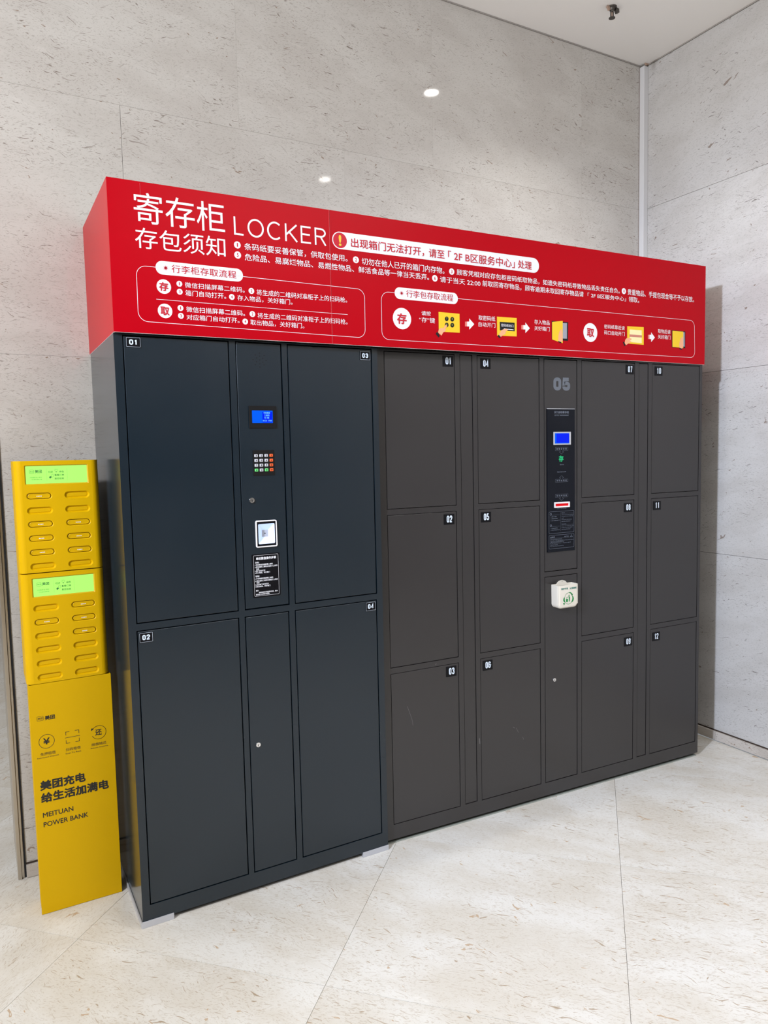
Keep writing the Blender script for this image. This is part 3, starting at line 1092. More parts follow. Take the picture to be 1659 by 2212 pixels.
Y1, Y2, Y3, Y4 = -.0007, -.0010, -.0013, -.0016
TEXTS= [('寄存柜', 'w', 0.0, 0.0746, 0.3539, 2.2287, 2.3197), ('存包须知', 'w', 0.0, 0.0744, 0.3527, 2.1533, 2.2156), ('LOCKER', 'w', -0.01, 0.3832, 0.7079, 2.2284, 2.2853), ('出现箱门无法打开，', 'r', .010, 0.8002, 1.0986, 2.2345, 2.2668), ('请至', 'r', .010, 1.1193, 1.1878, 2.2345, 2.2662), ('「 2F B区服务中心」', 'r', .008, 1.2037, 1.517, 2.2330, 2.2672), ('处理', 'r', .010, 1.5325, 1.6016, 2.2347, 2.2665), ('!', 'y', 0.03, 0.7536, 0.7642, 2.2341, 2.2711), ('条码纸要妥善保管，供取包使用。', 'w', 0.004, 0.4156, 0.7858, 2.1832, 2.2062), ('切勿在他人已开的箱门内存物。', 'w', 0.004, 0.8414, 1.1863, 2.1795, 2.2038), ('顾客凭相对应存包柜密码纸取物品，如遗失密码纸导致物品丢失责任自负。', 'w', 0.004, 1.2419, 2.0852, 2.1807, 2.203), ('贵重物品、手提包现金等不予以存放。', 'w', 0.004, 2.1324, 2.5553, 2.1798, 2.2055), ('危险品、易腐烂物品、易燃性物品、鲜活食品等一律当天丢弃。', 'w', 0.004, 0.4159, 1.1185, 2.1506, 2.1726), ('请于当天 22:00', 'w', 0.004, 1.1664, 1.3506, 2.148, 2.1696), ('前取回寄存物品，顾客逾期未取回寄存物品请', 'w', 0.004, 1.3601, 1.8777, 2.1496, 2.1723), ('「 2F B区服务中心」', 'w', 0.004, 1.9008, 2.1226, 2.151, 2.1703), ('领取。', 'w', 0.004, 2.1393, 2.2031, 2.1499, 2.1738), ('行李柜存取流程', 'r', 0.0, 0.179, 0.3847, 2.0895, 2.1137), ('微信扫描屏幕二维码。', 'w', 0.0, 0.2184, 0.4113, 2.047, 2.0639), ('将生成的二维码对准柜子上的扫码枪。', 'w', 0.0, 0.4518, 0.7801, 2.0429, 2.0617), ('箱门自动打开。', 'w', 0.0, 0.2191, 0.3489, 2.0221, 2.04), ('存入物品，关好箱门。', 'w', 0.0, 0.3862, 0.5766, 2.0204, 2.0382), ('微信扫描屏幕二维码。', 'w', 0.0, 0.2194, 0.41, 1.972, 1.9893), ('将生成的二维码对准柜子上的扫码枪。', 'w', 0.0, 0.4524, 0.7796, 1.968, 1.9868), ('对应箱门自动打开。', 'w', 0.0, 0.2194, 0.3903, 1.948, 1.9653), ('取出物品，关好箱门。', 'w', 0.0, 0.4271, 0.6165, 1.9444, 1.9625), ('存', 'r', 0.03, 0.1388, 0.1669, 2.0311, 2.0578), ('取', 'r', 0.03, 0.1398, 0.167, 1.9572, 1.9835), ('行李包存取流程', 'r', 0.0, 1.0193, 1.2236, 2.0816, 2.1075), ('存', 'r', 0.03, 0.9787, 1.0194, 1.9833, 2.022), ('请按', 'w', 0.0, 1.0831, 1.1233, 2.0208, 2.0374), ('“存”键', 'w', 0.0, 1.0729, 1.1414, 1.9952, 2.0143), ('取密码纸', 'w', 0.0, 1.3399, 1.4197, 2.0202, 2.0389), ('自动开门', 'w', 0.0, 1.3395, 1.4194, 1.9957, 2.0135), ('存入物品', 'w', 0.0, 1.6145, 1.6942, 2.0223, 2.0409), ('关好箱门', 'w', 0.0, 1.6143, 1.694, 1.9975, 2.0152), ('取', 'r', 0.03, 1.8964, 1.9368, 1.987, 2.0241), ('密码纸靠近读', 'w', 0.0, 1.995, 2.116, 2.0276, 2.045), ('码口自动开门', 'w', 0.0, 1.9951, 2.1161, 2.002, 2.0198), ('取物后请', 'w', 0.0, 2.3215, 2.4019, 2.027, 2.0452), ('关好箱门', 'w', 0.0, 2.3217, 2.4023, 2.0022, 2.0204), ('密码纸出口', 'w', 0.0, 1.4476, 1.5081, 2.0019, 2.0136), ('7', 'o', 0.02, 1.1908, 1.1962, 2.0125, 2.0199), ('8', 'o', 0.02, 1.2158, 1.2214, 2.0125, 2.02), ('9', 'o', 0.02, 1.1903, 1.1958, 1.9897, 1.9972), ('0', 'o', 0.02, 1.2154, 1.221, 1.9905, 1.9979)]
DISCS= [('1', 0.3926, 2.197, 0.0112), ('2', 0.8186, 2.1938, 0.0116), ('3', 1.2194, 2.1916, 0.0118), ('4', 2.1103, 2.1937, 0.0128), ('5', 0.3925, 2.1652, 0.0114), ('6', 1.1441, 2.16, 0.012), ('1', 0.2016, 2.0572, 0.0089), ('2', 0.4343, 2.0548, 0.0096), ('3', 0.2015, 2.0329, 0.009), ('4', 0.3679, 2.0301, 0.0092), ('1', 0.2018, 1.9829, 0.009), ('2', 0.4349, 1.9805, 0.0096), ('3', 0.2021, 1.9589, 0.009), ('4', 0.4097, 1.9547, 0.0094), ('', 0.1536, 2.0445, 0.022), ('', 0.154, 1.9706, 0.0221), ('', 1.0002, 2.0032, 0.0384), ('', 1.9166, 2.0059, 0.0394)]
BOX1= [[0.073, 2.1023], [0.8501, 2.0949], [0.8491, 1.9249], [0.0722, 1.9339]]
BOX2= [[0.9159, 2.0938], [2.5613, 2.0979], [2.5673, 1.9271], [0.9148, 1.9238]]
ART= [('yel', [[1.1576, 1.9655], [1.2521, 1.9668], [1.2522, 2.0378], [1.158, 2.0383]]), ('blk', [[1.2023, 2.0158], [1.2016, 2.0124], [1.1997, 2.0095], [1.1969, 2.0074], [1.1936, 2.0065], [1.1904, 2.007], [1.1877, 2.0087], [1.1859, 2.0114], [1.1853, 2.0146], [1.186, 2.018], [1.1879, 2.0209], [1.1907, 2.023], [1.194, 2.0239], [1.1972, 2.0235], [1.1999, 2.0218], [1.2017, 2.0191]]), ('blk', [[1.2275, 2.0158], [1.2268, 2.0124], [1.2249, 2.0094], [1.222, 2.0074], [1.2187, 2.0065], [1.2155, 2.0069], [1.2127, 2.0086], [1.2109, 2.0114], [1.2103, 2.0146], [1.211, 2.018], [1.2129, 2.021], [1.2158, 2.023], [1.2191, 2.0239], [1.2223, 2.0235], [1.2251, 2.0218], [1.2269, 2.0191]]), ('blk', [[1.2019, 1.993], [1.2012, 1.9896], [1.1993, 1.9867], [1.1965, 1.9846], [1.1932, 1.9837], [1.19, 1.9842], [1.1873, 1.9859], [1.1855, 1.9886], [1.1849, 1.9919], [1.1856, 1.9953], [1.1875, 1.9982], [1.1903, 2.0003], [1.1935, 2.0011], [1.1968, 2.0007], [1.1995, 1.999], [1.2013, 1.9963]]), ('blk', [[1.2271, 1.9937], [1.2264, 1.9903], [1.2245, 1.9874], [1.2217, 1.9853], [1.2184, 1.9844], [1.2151, 1.9849], [1.2123, 1.9866], [1.2105, 1.9893], [1.2099, 1.9926], [1.2107, 1.996], [1.2126, 1.999], [1.2154, 2.001], [1.2187, 2.0019], [1.2219, 2.0015], [1.2247, 1.9997], [1.2265, 1.997]]), ('skin', [[1.1541, 1.9624], [1.1692, 1.9517], [1.1774, 1.9638], [1.1855, 1.9684], [1.1906, 1.9745], [1.1856, 1.9775], [1.1958, 1.988], [1.1939, 1.9937], [1.1889, 1.9934], [1.1777, 1.9791], [1.1678, 1.9805], [1.1577, 1.9738]]), ('blk', [[1.1431, 1.9565], [1.1507, 1.9651], [1.1623, 1.9505], [1.1562, 1.9436]]), ('arr', [[1.2867, 2.0108], [1.2965, 2.0115], [1.2967, 2.0233], [1.3198, 2.0033], [1.296, 1.9811], [1.2962, 1.9934], [1.2864, 1.9928]]), ('pnk', [[1.2774, 2.0103], [1.2867, 2.0108], [1.2864, 1.9928], [1.2771, 1.9922]]), ('yel', [[1.4282, 1.9661], [1.5245, 1.968], [1.5252, 2.0402], [1.428, 2.0393]]), ('blk', [[1.442, 1.9872], [1.5146, 1.9876], [1.515, 2.0212], [1.4413, 2.0199]]), ('arr', [[1.4612, 1.9957], [1.5091, 1.9942], [1.5091, 1.992], [1.4612, 1.9931]]), ('skin', [[1.4364, 1.9701], [1.4461, 1.962], [1.4593, 1.9713], [1.4703, 1.9737], [1.466, 1.9787], [1.4748, 1.9809], [1.4682, 1.9836], [1.4815, 1.9908], [1.4793, 1.995], [1.4617, 1.9931], [1.4486, 1.988]]), ('blk', [[1.4293, 1.9641], [1.4353, 1.97], [1.4461, 1.962], [1.4395, 1.956]]), ('arr', [[1.5586, 2.0143], [1.5688, 2.0149], [1.5688, 2.0255], [1.5914, 2.004], [1.5685, 1.9836], [1.5686, 1.9982], [1.5584, 1.9976]]), ('pnk', [[1.5484, 2.0137], [1.5586, 2.0143], [1.5584, 1.9976], [1.5483, 1.997]]), ('blk', [[1.7045, 1.9644], [1.7927, 1.9645], [1.794, 2.0408], [1.7048, 2.0409]]), ('gry', [[1.7099, 1.9715], [1.7866, 1.9733], [1.7868, 2.0367], [1.7101, 2.0345]]), ('yel', [[1.7069, 1.9659], [1.7636, 1.9539], [1.7638, 2.0447], [1.7072, 2.0366]]), ('skin', [[1.7396, 1.9617], [1.7564, 1.9567], [1.763, 1.9643], [1.7625, 1.9947], [1.7577, 2.0104], [1.7517, 2.0077], [1.7445, 1.9969], [1.7409, 1.9845]]), ('blk', [[1.7384, 1.9576], [1.7551, 1.9521], [1.7564, 1.9576], [1.7408, 1.9613]]), ('yel', [[2.1318, 1.9712], [2.2329, 1.9704], [2.2322, 2.0474], [2.1313, 2.0456]]), ('pale', [[2.1466, 1.9782], [2.2204, 1.9771], [2.2199, 2.033], [2.1462, 2.0325]]), ('brn', [[2.145, 2.0007], [2.2215, 2.0015], [2.2215, 2.0112], [2.145, 2.0113]]), ('skin', [[2.1156, 1.9718], [2.1251, 1.9641], [2.1419, 1.9731], [2.1587, 1.9812], [2.1465, 1.983], [2.1587, 1.9909], [2.1552, 1.9945], [2.1417, 1.9957], [2.1282, 1.994], [2.1196, 1.9864]]), ('blk', [[2.1049, 1.9755], [2.1129, 1.9779], [2.1224, 1.962], [2.1144, 1.9587]]), ('arr', [[2.2687, 2.0163], [2.2792, 2.0169], [2.2791, 2.0277], [2.3026, 2.0059], [2.2795, 1.985], [2.2794, 1.9983], [2.2689, 1.9977]]), ('pnk', [[2.2589, 2.0158], [2.2687, 2.0163], [2.2689, 1.9977], [2.2591, 1.9972]]), ('blk', [[2.4122, 1.9683], [2.5009, 1.9675], [2.5012, 2.0445], [2.4097, 2.0452]]), ('gry', [[2.4194, 1.9757], [2.497, 1.9755], [2.496, 2.0402], [2.4185, 2.0397]]), ('yel', [[2.4158, 1.9705], [2.4874, 1.9689], [2.4863, 2.0427], [2.4148, 2.0425]]), ('skin', [[2.4622, 1.9687], [2.4801, 1.9655], [2.4873, 1.9755], [2.4861, 2.0083], [2.4807, 2.0191], [2.4704, 2.0125], [2.4647, 1.9996], [2.4604, 1.9868]]), ('blk', [[2.4623, 1.9627], [2.4787, 1.9594], [2.4801, 1.9645], [2.4637, 1.9683]])]
# rounded outlines of the two boxes
for q in (BOX1, BOX2):
    b = MB()
    a = rrq(sg(q), .030, 8)
    b.ring(a, inset(a, .0014), Y1, M['white'])
    b.build('box_outline', sign)
b = MB()
bar2(b, (.1297, .1065), (.7805, .1045), .0012, 'white', Y1)
b.build('divider_line', sign)
# banner pills
b = MB()
a = rrect(.7296, 1.6401, 2.2242 - SZ, 2.2824 - SZ, .0288, 8)
b.prism(a, Y1, Y1, M['white'])
b.prism(circ(.7590, 2.2533 - SZ, .0262, 28), Y2, Y2, M['redprint'])
b.build('banner', sign)
for x0, x1, z0, z1, sx_, sz_ in ((.1313, .4077, 2.0808, 2.1217, .1616, 2.1015), (.9715, 1.2455, 2.0722, 2.1140, 1.0005, 2.0938)):
    b = MB()
    b.prism(rrect(x0, x1, z0 - SZ, z1 - SZ, (z1 - z0) / 2 - .0003, 8), Y1, Y1, M['white'])
    for k in range(6):
        t = pi * k / 6 + .1
        d = Vector((cos(t), sin(t))) * .0098
        c_ = Vector((sx_, sz_ - SZ))
        b.prism([tuple(c_ - d), tuple(c_ + Vector((-d.y, d.x)) * .14), tuple(c_ + d), tuple(c_ - Vector((-d.y, d.x)) * .14)], Y2, Y2, M['redprint'])
    b.build('heading_pill', sign)
for n_, x, z, r_ in DISCS:
    b = MB()
    b.prism(circ(x, z - SZ, r_ if n_ else r_, 28), Y1, Y1, M['white'])
    if n_:
        wd = .0018 if n_ == '1' else .0030
        k_ = r_ / .0112
        b.text(n_, x - wd * k_, x + wd * k_, z - SZ - r_ * .52, z - SZ + r_ * .55, Y2, M['redprint'], .02)
    b.build('number_disc' if n_ else 'step_disc', sign)
for t, c_, w, x0, x1, z0, z1 in TEXTS:
    b = MB()
    dark_ = c_ in 'ryo' or t == '密码纸出口'
    if t == 'LOCKER':
        b.strokes(t, x0, x1, z0 - SZ, z1 - SZ, Y2, M['white'], .10, .22)
    else:
        b.text(t, x0, x1, z0 - SZ, z1 - SZ, Y4 if dark_ else Y2, M[MS[c_]], w)
    b.build('lettering', sign)
PM = {'yel': 'yellowp', 'blk': 'black', 'skin': 'skin', 'arr': 'white', 'pnk': 'pink', 'gry': 'greyp', 'pale': 'pale', 'brn': 'brnp'}
# pictograms: card, hand, arrow ... grouped drawing by drawing
starts = [0, 7, 9, 14, 16, 21, 26, 28]
names = ['pictogram', 'arrow', 'pictogram', 'arrow', 'pictogram', 'pictogram', 'arrow', 'pictogram']
for si, s0 in enumerate(starts):
    s1 = starts[si + 1] if si + 1 < len(starts) else len(ART)
    b = MB()
    for k in range(s0, s1):
        mk, pts = ART[k]
        b.prism(sg([tuple(p) for p in pts]), Y1 - .00008 * (k - s0), Y1 - .00008 * (k - s0), M[PM[mk]])
    b.build(names[si], sign)

# ------------------------------------------------------------------ plastic litter box on the brown bank
DW, DH = .1070, .1000
bin_ = empty('litter_box', (0, 0, 0), label='small cream plastic litter box with green recycling print hung on the brown lockers', category='bin')
_o = Matrix.Translation((.8906, .0243, 0)) @ Matrix.Rotation(BRZ, 4, 'Z')
bin_.location = _o @ Vector((.8370, -.0006, .8425))
bin_.rotation_euler = (0, 0, BRZ)
bm = bmesh.new()
r_ = .019
prof = []
for cx_, a0 in ((r_, 180), (DW - r_, 270)):
    for i in range(9):
        t = radians(a0 + 90 * i / 8)
        prof.append((cx_ + r_ * cos(t), r_ + r_ * sin(t)))
prof += [(DW + .0012, DH), (-.0012, DH)]
dpt = .045
fr = [bm.verts.new((x, -dpt, z)) for x, z in prof]
bk = [bm.verts.new((x, 0, z)) for x, z in prof]
n = len(prof)
ff = bm.faces.new(fr)
bm.faces.new(bk[::-1])
top = None
for i in range(n):
    f_ = bm.faces.new((fr[i], bk[i], bk[(i + 1) % n], fr[(i + 1) % n]))
    if i == n - 2:
        top = f_
bmesh.ops.recalc_face_normals(bm, faces=bm.faces[:])
res = bmesh.ops.inset_region(bm, faces=[top], thickness=.0028, depth=0)
bmesh.ops.inset_region(bm, faces=[top], thickness=.0001, depth=-.0)
bmesh.ops.translate(bm, verts=list(top.verts), vec=(0, 0, -.085))
ed = [e for e in ff.edges if not (abs(e.verts[0].co.z - DH) < 1e-5 and abs(e.verts[1].co.z - DH) < 1e-5)]
bmesh.ops.bevel(bm, geom=ed, offset=.010, segments=5, affect='EDGES', profile=.5)
b = MB().bm(bm, M['plastic'])
b.build('box_body', bin_, smooth=True)
b = MB()
arc = [(.0540 + .0300 * cos(radians(t)), .0910 + .0230 * sin(radians(t))) for t in range(0, 181, 12)]
b.prism(arc, -.0030, 0, M['plastic'])
b.prism(circ(.0556, .1085, .0016, 12), -.0032, -.0032, M['brass'])
b.build('hanging_tab', bin_)
b = MB()
y_ = -dpt - .0004
b.text('保护环境', .0140, .0505, .0810, .0895, y_, M['tealp'], .03)
b.text('从我做起', .0600, .0975, .0800, .0885, y_, M['tealp'], .03)
b.build('slogan_print', bin_)
b = MB()
cx_, cz_ = .0540, .0415
c0 = circ(cx_, cz_, .0222, 36, .0250)
b.ring(c0, inset(c0, .0014), y_, M['greenp'])


def arcband(mb, a0, a1, r0, r1, taper=True):
    k = 12
    o_, i_ = [], []
    for q in range(k + 1):
        t = radians(a0 + (a1 - a0) * q / k)
        w = (sin(pi * q / k) * .7 + .3) if taper else 1
        o_.append((cx_ + (r0 + (r1 - r0) * w) * cos(t), cz_ + (r0 + (r1 - r0) * w) * 1.1 * sin(t)))
        i_.append((cx_ + r0 * cos(t), cz_ + r0 * 1.1 * sin(t)))
    pts = o_ + i_[::-1]
    vs = [(x, y_, z) for x, z in o_] + [(x, y_, z) for x, z in i_]
    mb.add(vs, [(q, q + 1, q + 1 + k + 1, q + k + 1) for q in range(k)], M['greenp'])


arcband(b, 85, 25, .0222, .0262)
arcband(b, 20, -45, .0222, .0290)
arcband(b, 165, 215, .0222, .0290)
for t, x, z in ((0, .0730, .0560), (1, .0295, .0210)):
    b.prism([(x - .006, z + .004), (x + .005, z + .003), (x + .001, z - .007)], y_, y_, M['greenp'])
# figure dropping litter into a bin
b.prism([(cx_ - .0140, cz_ - .0010), (cx_ - .0030, cz_ - .0010), (cx_ - .0040, cz_ - .0145), (cx_ - .0125, cz_ - .0145)], y_, y_, M['greenp'])
b.prism(circ(cx_ + .0028, cz_ + .0128, .0030, 12), y_, y_, M['greenp'])
b.prism([(cx_ + .0000, cz_ + .0085), (cx_ + .0062, cz_ + .0085), (cx_ + .0080, cz_ + .0020), (cx_ + .0070, cz_ - .0140), (cx_ + .0048, cz_ - .0140),
         (cx_ + .0040, cz_ - .0040), (cx_ + .0030, cz_ - .0140), (cx_ + .0008, cz_ - .0140), (cx_ + .0018, cz_ + .0040)], y_, y_, M['greenp'])
bar2(b, (cx_ + .0010, cz_ + .0075), (cx_ - .0095, cz_ + .0050), .0018, 'greenp', y_)
bar2(b, (cx_ - .0100, cz_ + .0042), (cx_ - .0112, cz_ + .0020), .0022, 'greenp', y_)
b.build('recycling_emblem', bin_)

# ------------------------------------------------------------------ yellow power bank station
YX0, YY = -.2835, .245
YW = .2545
st = empty('power_bank_station', (YX0, YY, 0), label='tall slim yellow power bank rental station left of the blue lockers', category='charging station')
# post: folded sheet front with returns
b = MB()
b.bbox(.0030, .2590, 0, .0025, .001, .7845, M['ymetal'], b=.0006)
b.box(.0045, .0065, .0025, .10, .001, .784, M['ymetal'])
b.box(.2555, .2575, .0025, .10, .001, .784, M['ymetal'])
b.box(.0065, .2555, .096, .098, .001, .784, M['ymetal'])
b.box(.012, .250, .02, .09, 0.0, .006, M['rubberfoot'])
post = b.build('post', st)
b = MB()
b.box(.012, .250, .035, .17, .786, 1.512, M['rubberfoot'])
b.build('back_housing', st)


def stad(cx, cz, a, c, n=8):
    """stadium, half length a, half height c"""
    p = []
    for s, t0 in ((1, -90), (-1, 90)):
        for i in range(n + 1):
            t = radians(t0 + 180 * i / n)
            p.append((cx + s * (a - c) + c * cos(t), cz + c * sin(t)))
    return p


def filled_with_holes(outer, holes):
    c = bpy.data.curves.new('h', 'CURVE')
    c.dimensions = '2D'
    c.fill_mode = 'FRONT' if hasattr(c, 'fill_mode') else 'FULL'
    for poly in [outer] + holes:
        sp = c.splines.new('POLY')
        sp.points.add(len(poly) - 1)
        for p, (x, z) in zip(sp.points, poly):
            p.co = (x, z, 0, 1)
        sp.use_cyclic_u = True
    o = bpy.data.objects.new('h', c)
    COL.objects.link(o)
    bpy.context.view_layer.update()
    me = bpy.data.meshes.new_from_object(o)
    vs = [tuple(v.co) for v in me.vertices]
    fs = []
    for p in me.polygons:
        ids = tuple(p.vertices)
        fs.append(ids if p.normal.z > 0 else ids[::-1])
    bpy.data.objects.remove(o)
    bpy.data.curves.remove(c)
    bpy.data.meshes.remove(me)
    return vs, fs


SLOTS_X = (.0702, .1838)
MOD = [(1.1520, 1.5165, [1.4017, 1.3547, 1.3102, 1.2643, 1.2185, 1.1726], [1.4982, 1.4420], .0348, .2178,
        {(0, 0), (0, 2), (0, 3), (0, 4), (1, 2), (1, 3), (1, 4)}),
       (.7855, 1.1505, [1.0345, .9888, .9431, .8971, .8513, .8055], [1.1318, 1.0745], .0369, .2202,
        {(0, 1), (1, 0), (1, 1), (1, 2)})]
ordn = ['first', 'second', 'third', 'fourth', 'fifth', 'sixth']
for mi_, (z0, z1, rows, (sz1, sz0), sx0, sx1, full) in enumerate(MOD):
    dx = .0 if mi_ == 0 else .0012
    RC = .022
    hs = [stad(x + dx, z, .0385, .0118) for x in SLOTS_X for z in rows]
    sc_ = rrect(sx0 - .004, sx1 + .004, sz0 - .0035, sz1 + .0035, .003, 3)
    zc0, zc1 = z0 + .0008, z1 - .0008
    vs, fs = filled_with_holes([(RC, zc0), (YW - RC, zc0), (YW - RC, zc1), (RC, zc1)], hs + [sc_])
    b = MB()
    b.add([(x, 0, z) for x, z, _ in vs], fs, M['yellow'])
    # rounded vertical corners running back into the sides
    for sgn, ox in ((-1, 0), (1, YW)):
        pr = []
        for i in range(9):
            t = radians(90 * i / 8)
            pr.append((ox - sgn * RC + sgn * RC * sin(t), RC - RC * cos(t)))
        pr.append((ox, .17))
        lo_, hi_ = [(x, y, zc0) for x, y in pr], [(x, y, zc1) for x, y in pr]
        k = len(pr)
        b.add(lo_ + hi_, [(i, i + 1, i + 1 + k, i + k) if sgn > 0 else (i + 1, i, i + k, i + 1 + k) for i in range(k - 1)], M['yellow'])
    # top and bottom lids
    for zz, fl_ in ((zc1, 0), (zc0, 1)):
        pr = [(RC - RC * sin(radians(90 * i / 8)), RC - RC * cos(radians(90 * i / 8))) for i in range(9)]
        pl_ = [(0, .17)] + pr[::-1] + [(YW - x, y) for x, y in pr] + [(YW, .17)]
        b.add([(x, y, zz) for x, y in pl_], [tuple(range(len(pl_))) if not fl_ else tuple(range(len(pl_)))[::-1]], M['yellow'])
    # screen surround recess
    si_ = rrect(sx0 - .0005, sx1 + .0005, sz0 - .0005, sz1 + .0005, .002, 3)
    b.loft([[(x, 0, z) for x, z in sc_], [(x, .0030, z) for x, z in si_]], M['ydark'])
    mod = b.build('charging_module', st, smooth=True, label=('upper' if mi_ == 0 else 'lower') + ' module with green screen and twelve slots')
    b = MB()
    b.prism(si_, .0030, .0030, M['lcdg'])
    X = lambda v: sx0 + (v - .0346) * (sx1 - sx0) / .1832
    Z = lambda v: sz0 + (v - 1.4420) * (sz1 - sz0) / .0562
    for t, a, c, d, e, w in (('美团', .0611, .0819, 1.4761, 1.4864, .02), ('扫码租借·插入即还', .0457, .0811, 1.4601, 1.4641, .0),
                             ('一切以服务说明为准', .0469, .0812, 1.4536, 1.4571, .0), ('归还', .1013, .1152, 1.4756, 1.4822, .01), ('绿色', .1335, .1481, 1.4757, 1.4823, .01),
                             ('看看订单', .1188, .1478, 1.4649, 1.4713, .01), ('是否结束', .1187, .1472, 1.4535, 1.4598, .01)):
        b.text(t, X(a), X(c), Z(d), Z(e), .0027, M['lcdink'], w)
    lg = rrect(X(.0452), X(.0586), Z(1.4742), Z(1.4866), .0025, 3)
    b.ring(lg, inset(lg, .0007), .0027, M['lcdink'])
    b.text('美团', X(.0467), X(.0571), Z(1.4782), Z(1.4828), .0027, M['lcdink'], .0)
    # bulb and phone-in-hand drawings, thin dividers
    c0 = circ(X(.1247), Z(1.4835), .0042, 16)
    b.ring(c0, inset(c0, .0006), .0027, M['lcdink'])
    b.box(X(.1247) - .0014, X(.1247) + .0014, .0026, .0027, Z(1.4768), Z(1.4790), M['lcdink'])
    for k in range(5):
        t = radians(90 + (k - 2) * 42)
        bar2(b, (X(.1247) + .0052 * cos(t), Z(1.4835) + .0052 * sin(t)), (X(.1247) + .0064 * cos(t), Z(1.4835) + .0064 * sin(t)), .0005, 'lcdink', .0027)
    ph_ = rrq([(X(.1090), Z(1.4700)), (X(.1155), Z(1.4715)), (X(.1165), Z(1.4630)), (X(.1100), Z(1.4610))], .001, 3)
    b.ring(ph_, inset(ph_, .0006), .0027, M['lcdink'])
    b.prism([(X(.1025), Z(1.4610)), (X(.1050), Z(1.4570)), (X(.1110), Z(1.4615)), (X(.1085), Z(1.4645)), (X(.1050), Z(1.4650))], .0027, .0027, M['lcdink'])
    for xx in (.0958, .1574):
        bar2(b, (X(xx), Z(1.4500)), (X(xx), Z(1.4895)), .0003, 'lcdink', .0027)
    b.build('screen', mod)
    for ci_, x in enumerate(SLOTS_X):
        for ri_, z in enumerate(rows):
            isf = (ci_, ri_) in full
            b = MB()
            L0 = stad(0, 0, .0385, .0118)
            L1 = stad(0, 0, .0365, .0100)
            L2 = stad(0, 0, .0358, .0094)
            if isf:
                b.loft([[(p, 0, q) for p, q in L0], [(p, .0020, q) for p, q in L2], [(p, .030, q) for p, q in L2]], M['yellow'])
                b.add([(p, .030, q) for p, q in L2], [tuple(range(len(L2)))], M['gapshade'])
                b.ring(L2, stad(0, 0, .0335, .0072), .0075, M['gapshade'])
            else:
                L3 = stad(0, 0, .0335, .0070)
                b.loft([[(p, 0, q) for p, q in L0], [(p, .0022, q) for p, q in L1], [(p, .0062, q) for p, q in L3]], M['yellow'])
                b.loft([[(p, .0062, q) for p, q in L3], [(p, .0050, q) for p, q in stad(0, 0, .0310, .0046)]], M['yellow'], cap1=True)
            b.build('slot', mod, smooth=True, loc=(x + dx, 0, z))
            if isf:
                b = MB()
                D0, D1 = stad(0, 0, .0340, .0080), stad(0, 0, .0322, .0064)
                b.loft([[(p, .028, q) for p, q in D0], [(p, .0032, q) for p, q in D0], [(p, .0022, q) for p, q in D1], [(p, .0028, q) for p, q in stad(0, 0, .0280, .0048)]],
                       M['yellow'], cap0=True, cap1=True)
                for k in range(4):
                    b.prism(rrect(-.0080 + k * .0042, -.0052 + k * .0042, -.0018, .0012, .0006, 2), .0024, .0024, M['white'])
                o = b.build('power_bank', None, smooth=True, loc=(YX0 + x + dx, YY, z))
                tag(o, label='yellow power bank in the %s module, %s column, %s slot from the top' % (('upper', 'lower')[mi_], ('left', 'right')[ci_], ordn[ri_]),
                    category='power bank', group='power banks in the yellow station')

# printing on the post
b = MB()


def yt(t, x0, x1, z0, z1, w=.01):
    b.text(t, x0, x1, z0, z1, -.0004, M['ink'], w)


lg = rrect(.0232, .0430, .6618, .6772, .003, 4)
b.ring(lg, inset(lg, .0009), -.0004, M['ink'])
yt('美团', .0258, .0408, .6663, .6735, .0)
yt('美团', .0470, .0776, .6613, .6764, .025)
b.build('logo_print', post, loc=(0, 0, 0))
b = MB()
for cx_, cz_ in ((.0486, .5895),):
    c0 = circ(cx_, cz_, .0240, 40)
    b.ring(c0, inset(c0, .0014), -.0004, M['ink'])
yt('¥', .0382, .0579, .5794, .6014, .02)
b.build('icon_print', post)
b = MB()
for (x0, x1, xa), (z0, z1, za) in (((.1074, .1074, .1184), (.5980, .6084, .6084)), ((.1480, .1480, .1365), (.5980, .6084, .6084)),
                                    ((.1076, .1076, .1190), (.5800, .5696, .5696)), ((.1482, .1482, .1366), (.5800, .5696, .5696))):
    bar2(b, (x0, z0), (x1, z1), .0015, 'ink', -.0004)
    bar2(b, (x1, z1), (xa, za), .0015, 'ink', -.0004)
bar2(b, (.1052, .5886), (.1508, .5886), .0014, 'ink', -.0004)
b.build('icon_print', post)
b = MB()
k = 40
for i in range(k):
    t0, t1 = radians(205 + 305 * i / k), radians(205 + 305 * (i + 1) / k)
    bar2(b, (.2110 + .0232 * cos(t0), .5865 + .0232 * sin(t0)), (.2110 + .0232 * cos(t1), .5865 + .0232 * sin(t1)), .0014, 'ink', -.0004)
b.prism([(.1868, .6015), (.1925, .6045), (.1880, .5950)], -.0004, -.0004, M['ink'])
b.prism([(.1865, .5960), (.1950, .5995), (.1880, .6050)], -.00042, -.00042, M['ink'])
yt('还', .1991, .2206, .5767, .5981, .02)
b.build('icon_print', post)
for t, x0, x1, z0, z1, w in (('免押租借', .0275, .0736, .5429, .5535, .0), ('Exempted Deposit', .0177, .0835, .5335, .5389, .0), ('扫码租借', .1049, .1512, .5425, .5527, .0),
                             ('Scan To Rent', .1036, .1523, .5322, .5373, .0), ('随借随还', .1863, .2336, .5417, .5517, .0), ('Return Anytime', .1825, .2379, .5316, .5372, .0),
                             ('美团充电', .0208, .1613, .4254, .4590, .04), ('给生活加满电', .0212, .2340, .3829, .4165, .04), ('MEITUAN', .0239, .1176, .3330, .3495, .012), ('POWER BANK', .0244, .1630, .3002, .3170, .012)):
    b = MB()
    yt(t, x0, x1, z0, z1, w)
    b.build('lettering', post)

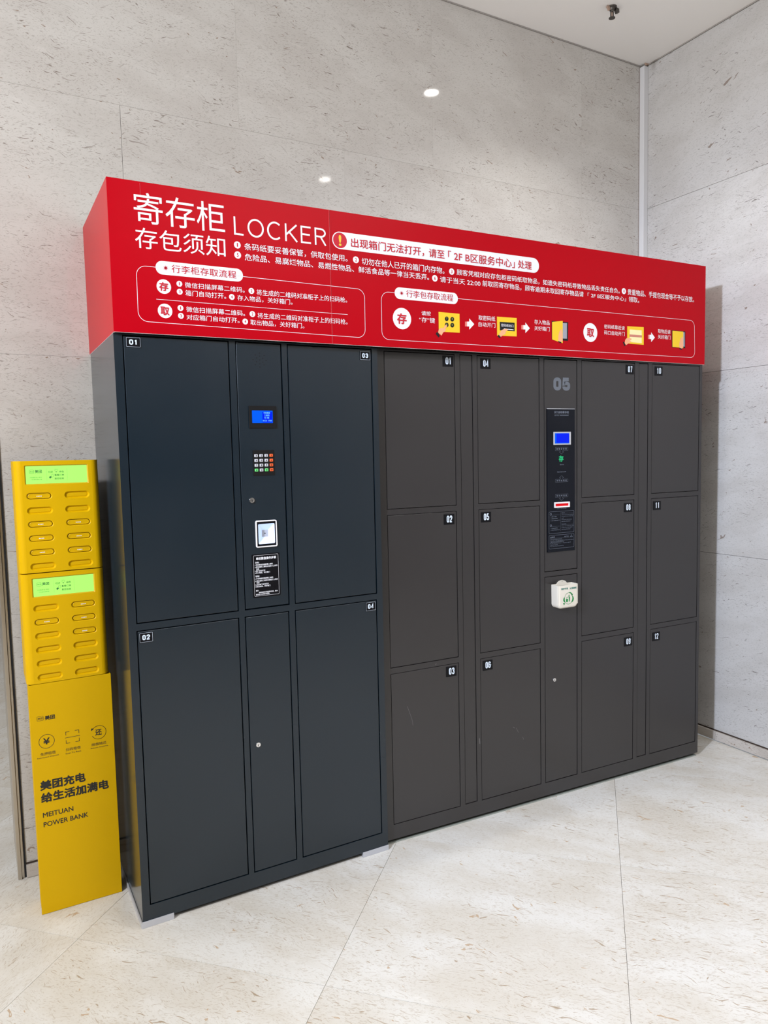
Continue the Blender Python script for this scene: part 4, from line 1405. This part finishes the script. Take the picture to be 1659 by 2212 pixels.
# ------------------------------------------------------------------ ceiling fittings
sp = empty('fire_sprinkler', (2.3135, .2152, H), label='small tarnished fire sprinkler head hanging from the ceiling', category='sprinkler')


def turn(mb, prof, m, n=20, cx=0, cy=0):
    mb.loft([[(cx + r * cos(2 * pi * k / n), cy - r * sin(2 * pi * k / n), z) for k in range(n)] for r, z in prof], M[m], cap0=True, cap1=True)


b = MB()
turn(b, [(.022, -.0005), (.020, -.004), (.013, -.006), (.011, -.016), (.008, -.018), (.008, -.024)], 'brass')
b.build('sprinkler_body', sp, smooth=True)
b = MB()
for s_ in (-1, 1):
    b.box(s_ * .0085 - .0015, s_ * .0085 + .0015, -.0015, .0015, -.046, -.022, M['brass'])
b.box(-.010, .010, -.002, .002, -.048, -.044, M['brass'])
b.build('frame_arm', sp)
b = MB()
turn(b, [(.0035, -.022), (.0035, -.044)], 'torn', 10)
b.build('glass_bulb', sp, smooth=True)
b = MB()
turn(b, [(.004, -.047), (.015, -.0485), (.015, -.0500), (.004, -.0505)], 'brass', 12)
b.build('deflector', sp)
b = MB()
b.prism([(-.034, -.006), (-.022, -.022), (-.012, -.016), (-.016, -.004), (-.024, .0)], -.004, .004, M['torn'])
b.build('torn_filler', sp)
b = MB()
b.prism([(.018, -.012), (.026, -.024), (.040, -.018), (.038, -.002), (.022, .0)], -.008, .004, M['brass'])
b.build('pipe_stub', sp)
where = ['nearest the back wall above the brown lockers', 'further out in front of the brown lockers']
for (x, y, p), wh in zip(LAMPS, where):
    t = empty('ceiling_downlight', (x, y, H), label='small round recessed ceiling downlight ' + wh, category='ceiling light', group='round ceiling downlights')
    b = MB()
    b.loft([[(r * cos(2 * pi * k / 28), -r * sin(2 * pi * k / 28), z) for k in range(28)] for r, z in ((.062, -.0003), (.060, -.004), (.048, -.005), (.043, -.001))], M['lamprim'])
    b.build('trim_ring', t, smooth=True)
    b = MB()
    b.loft([[(.040 * cos(2 * pi * k / 28), -.040 * sin(2 * pi * k / 28), z) for k in range(28)] for z in (-.0006, -.0012)], M['lampglow'], cap1=True)
    b.build('lens', t)
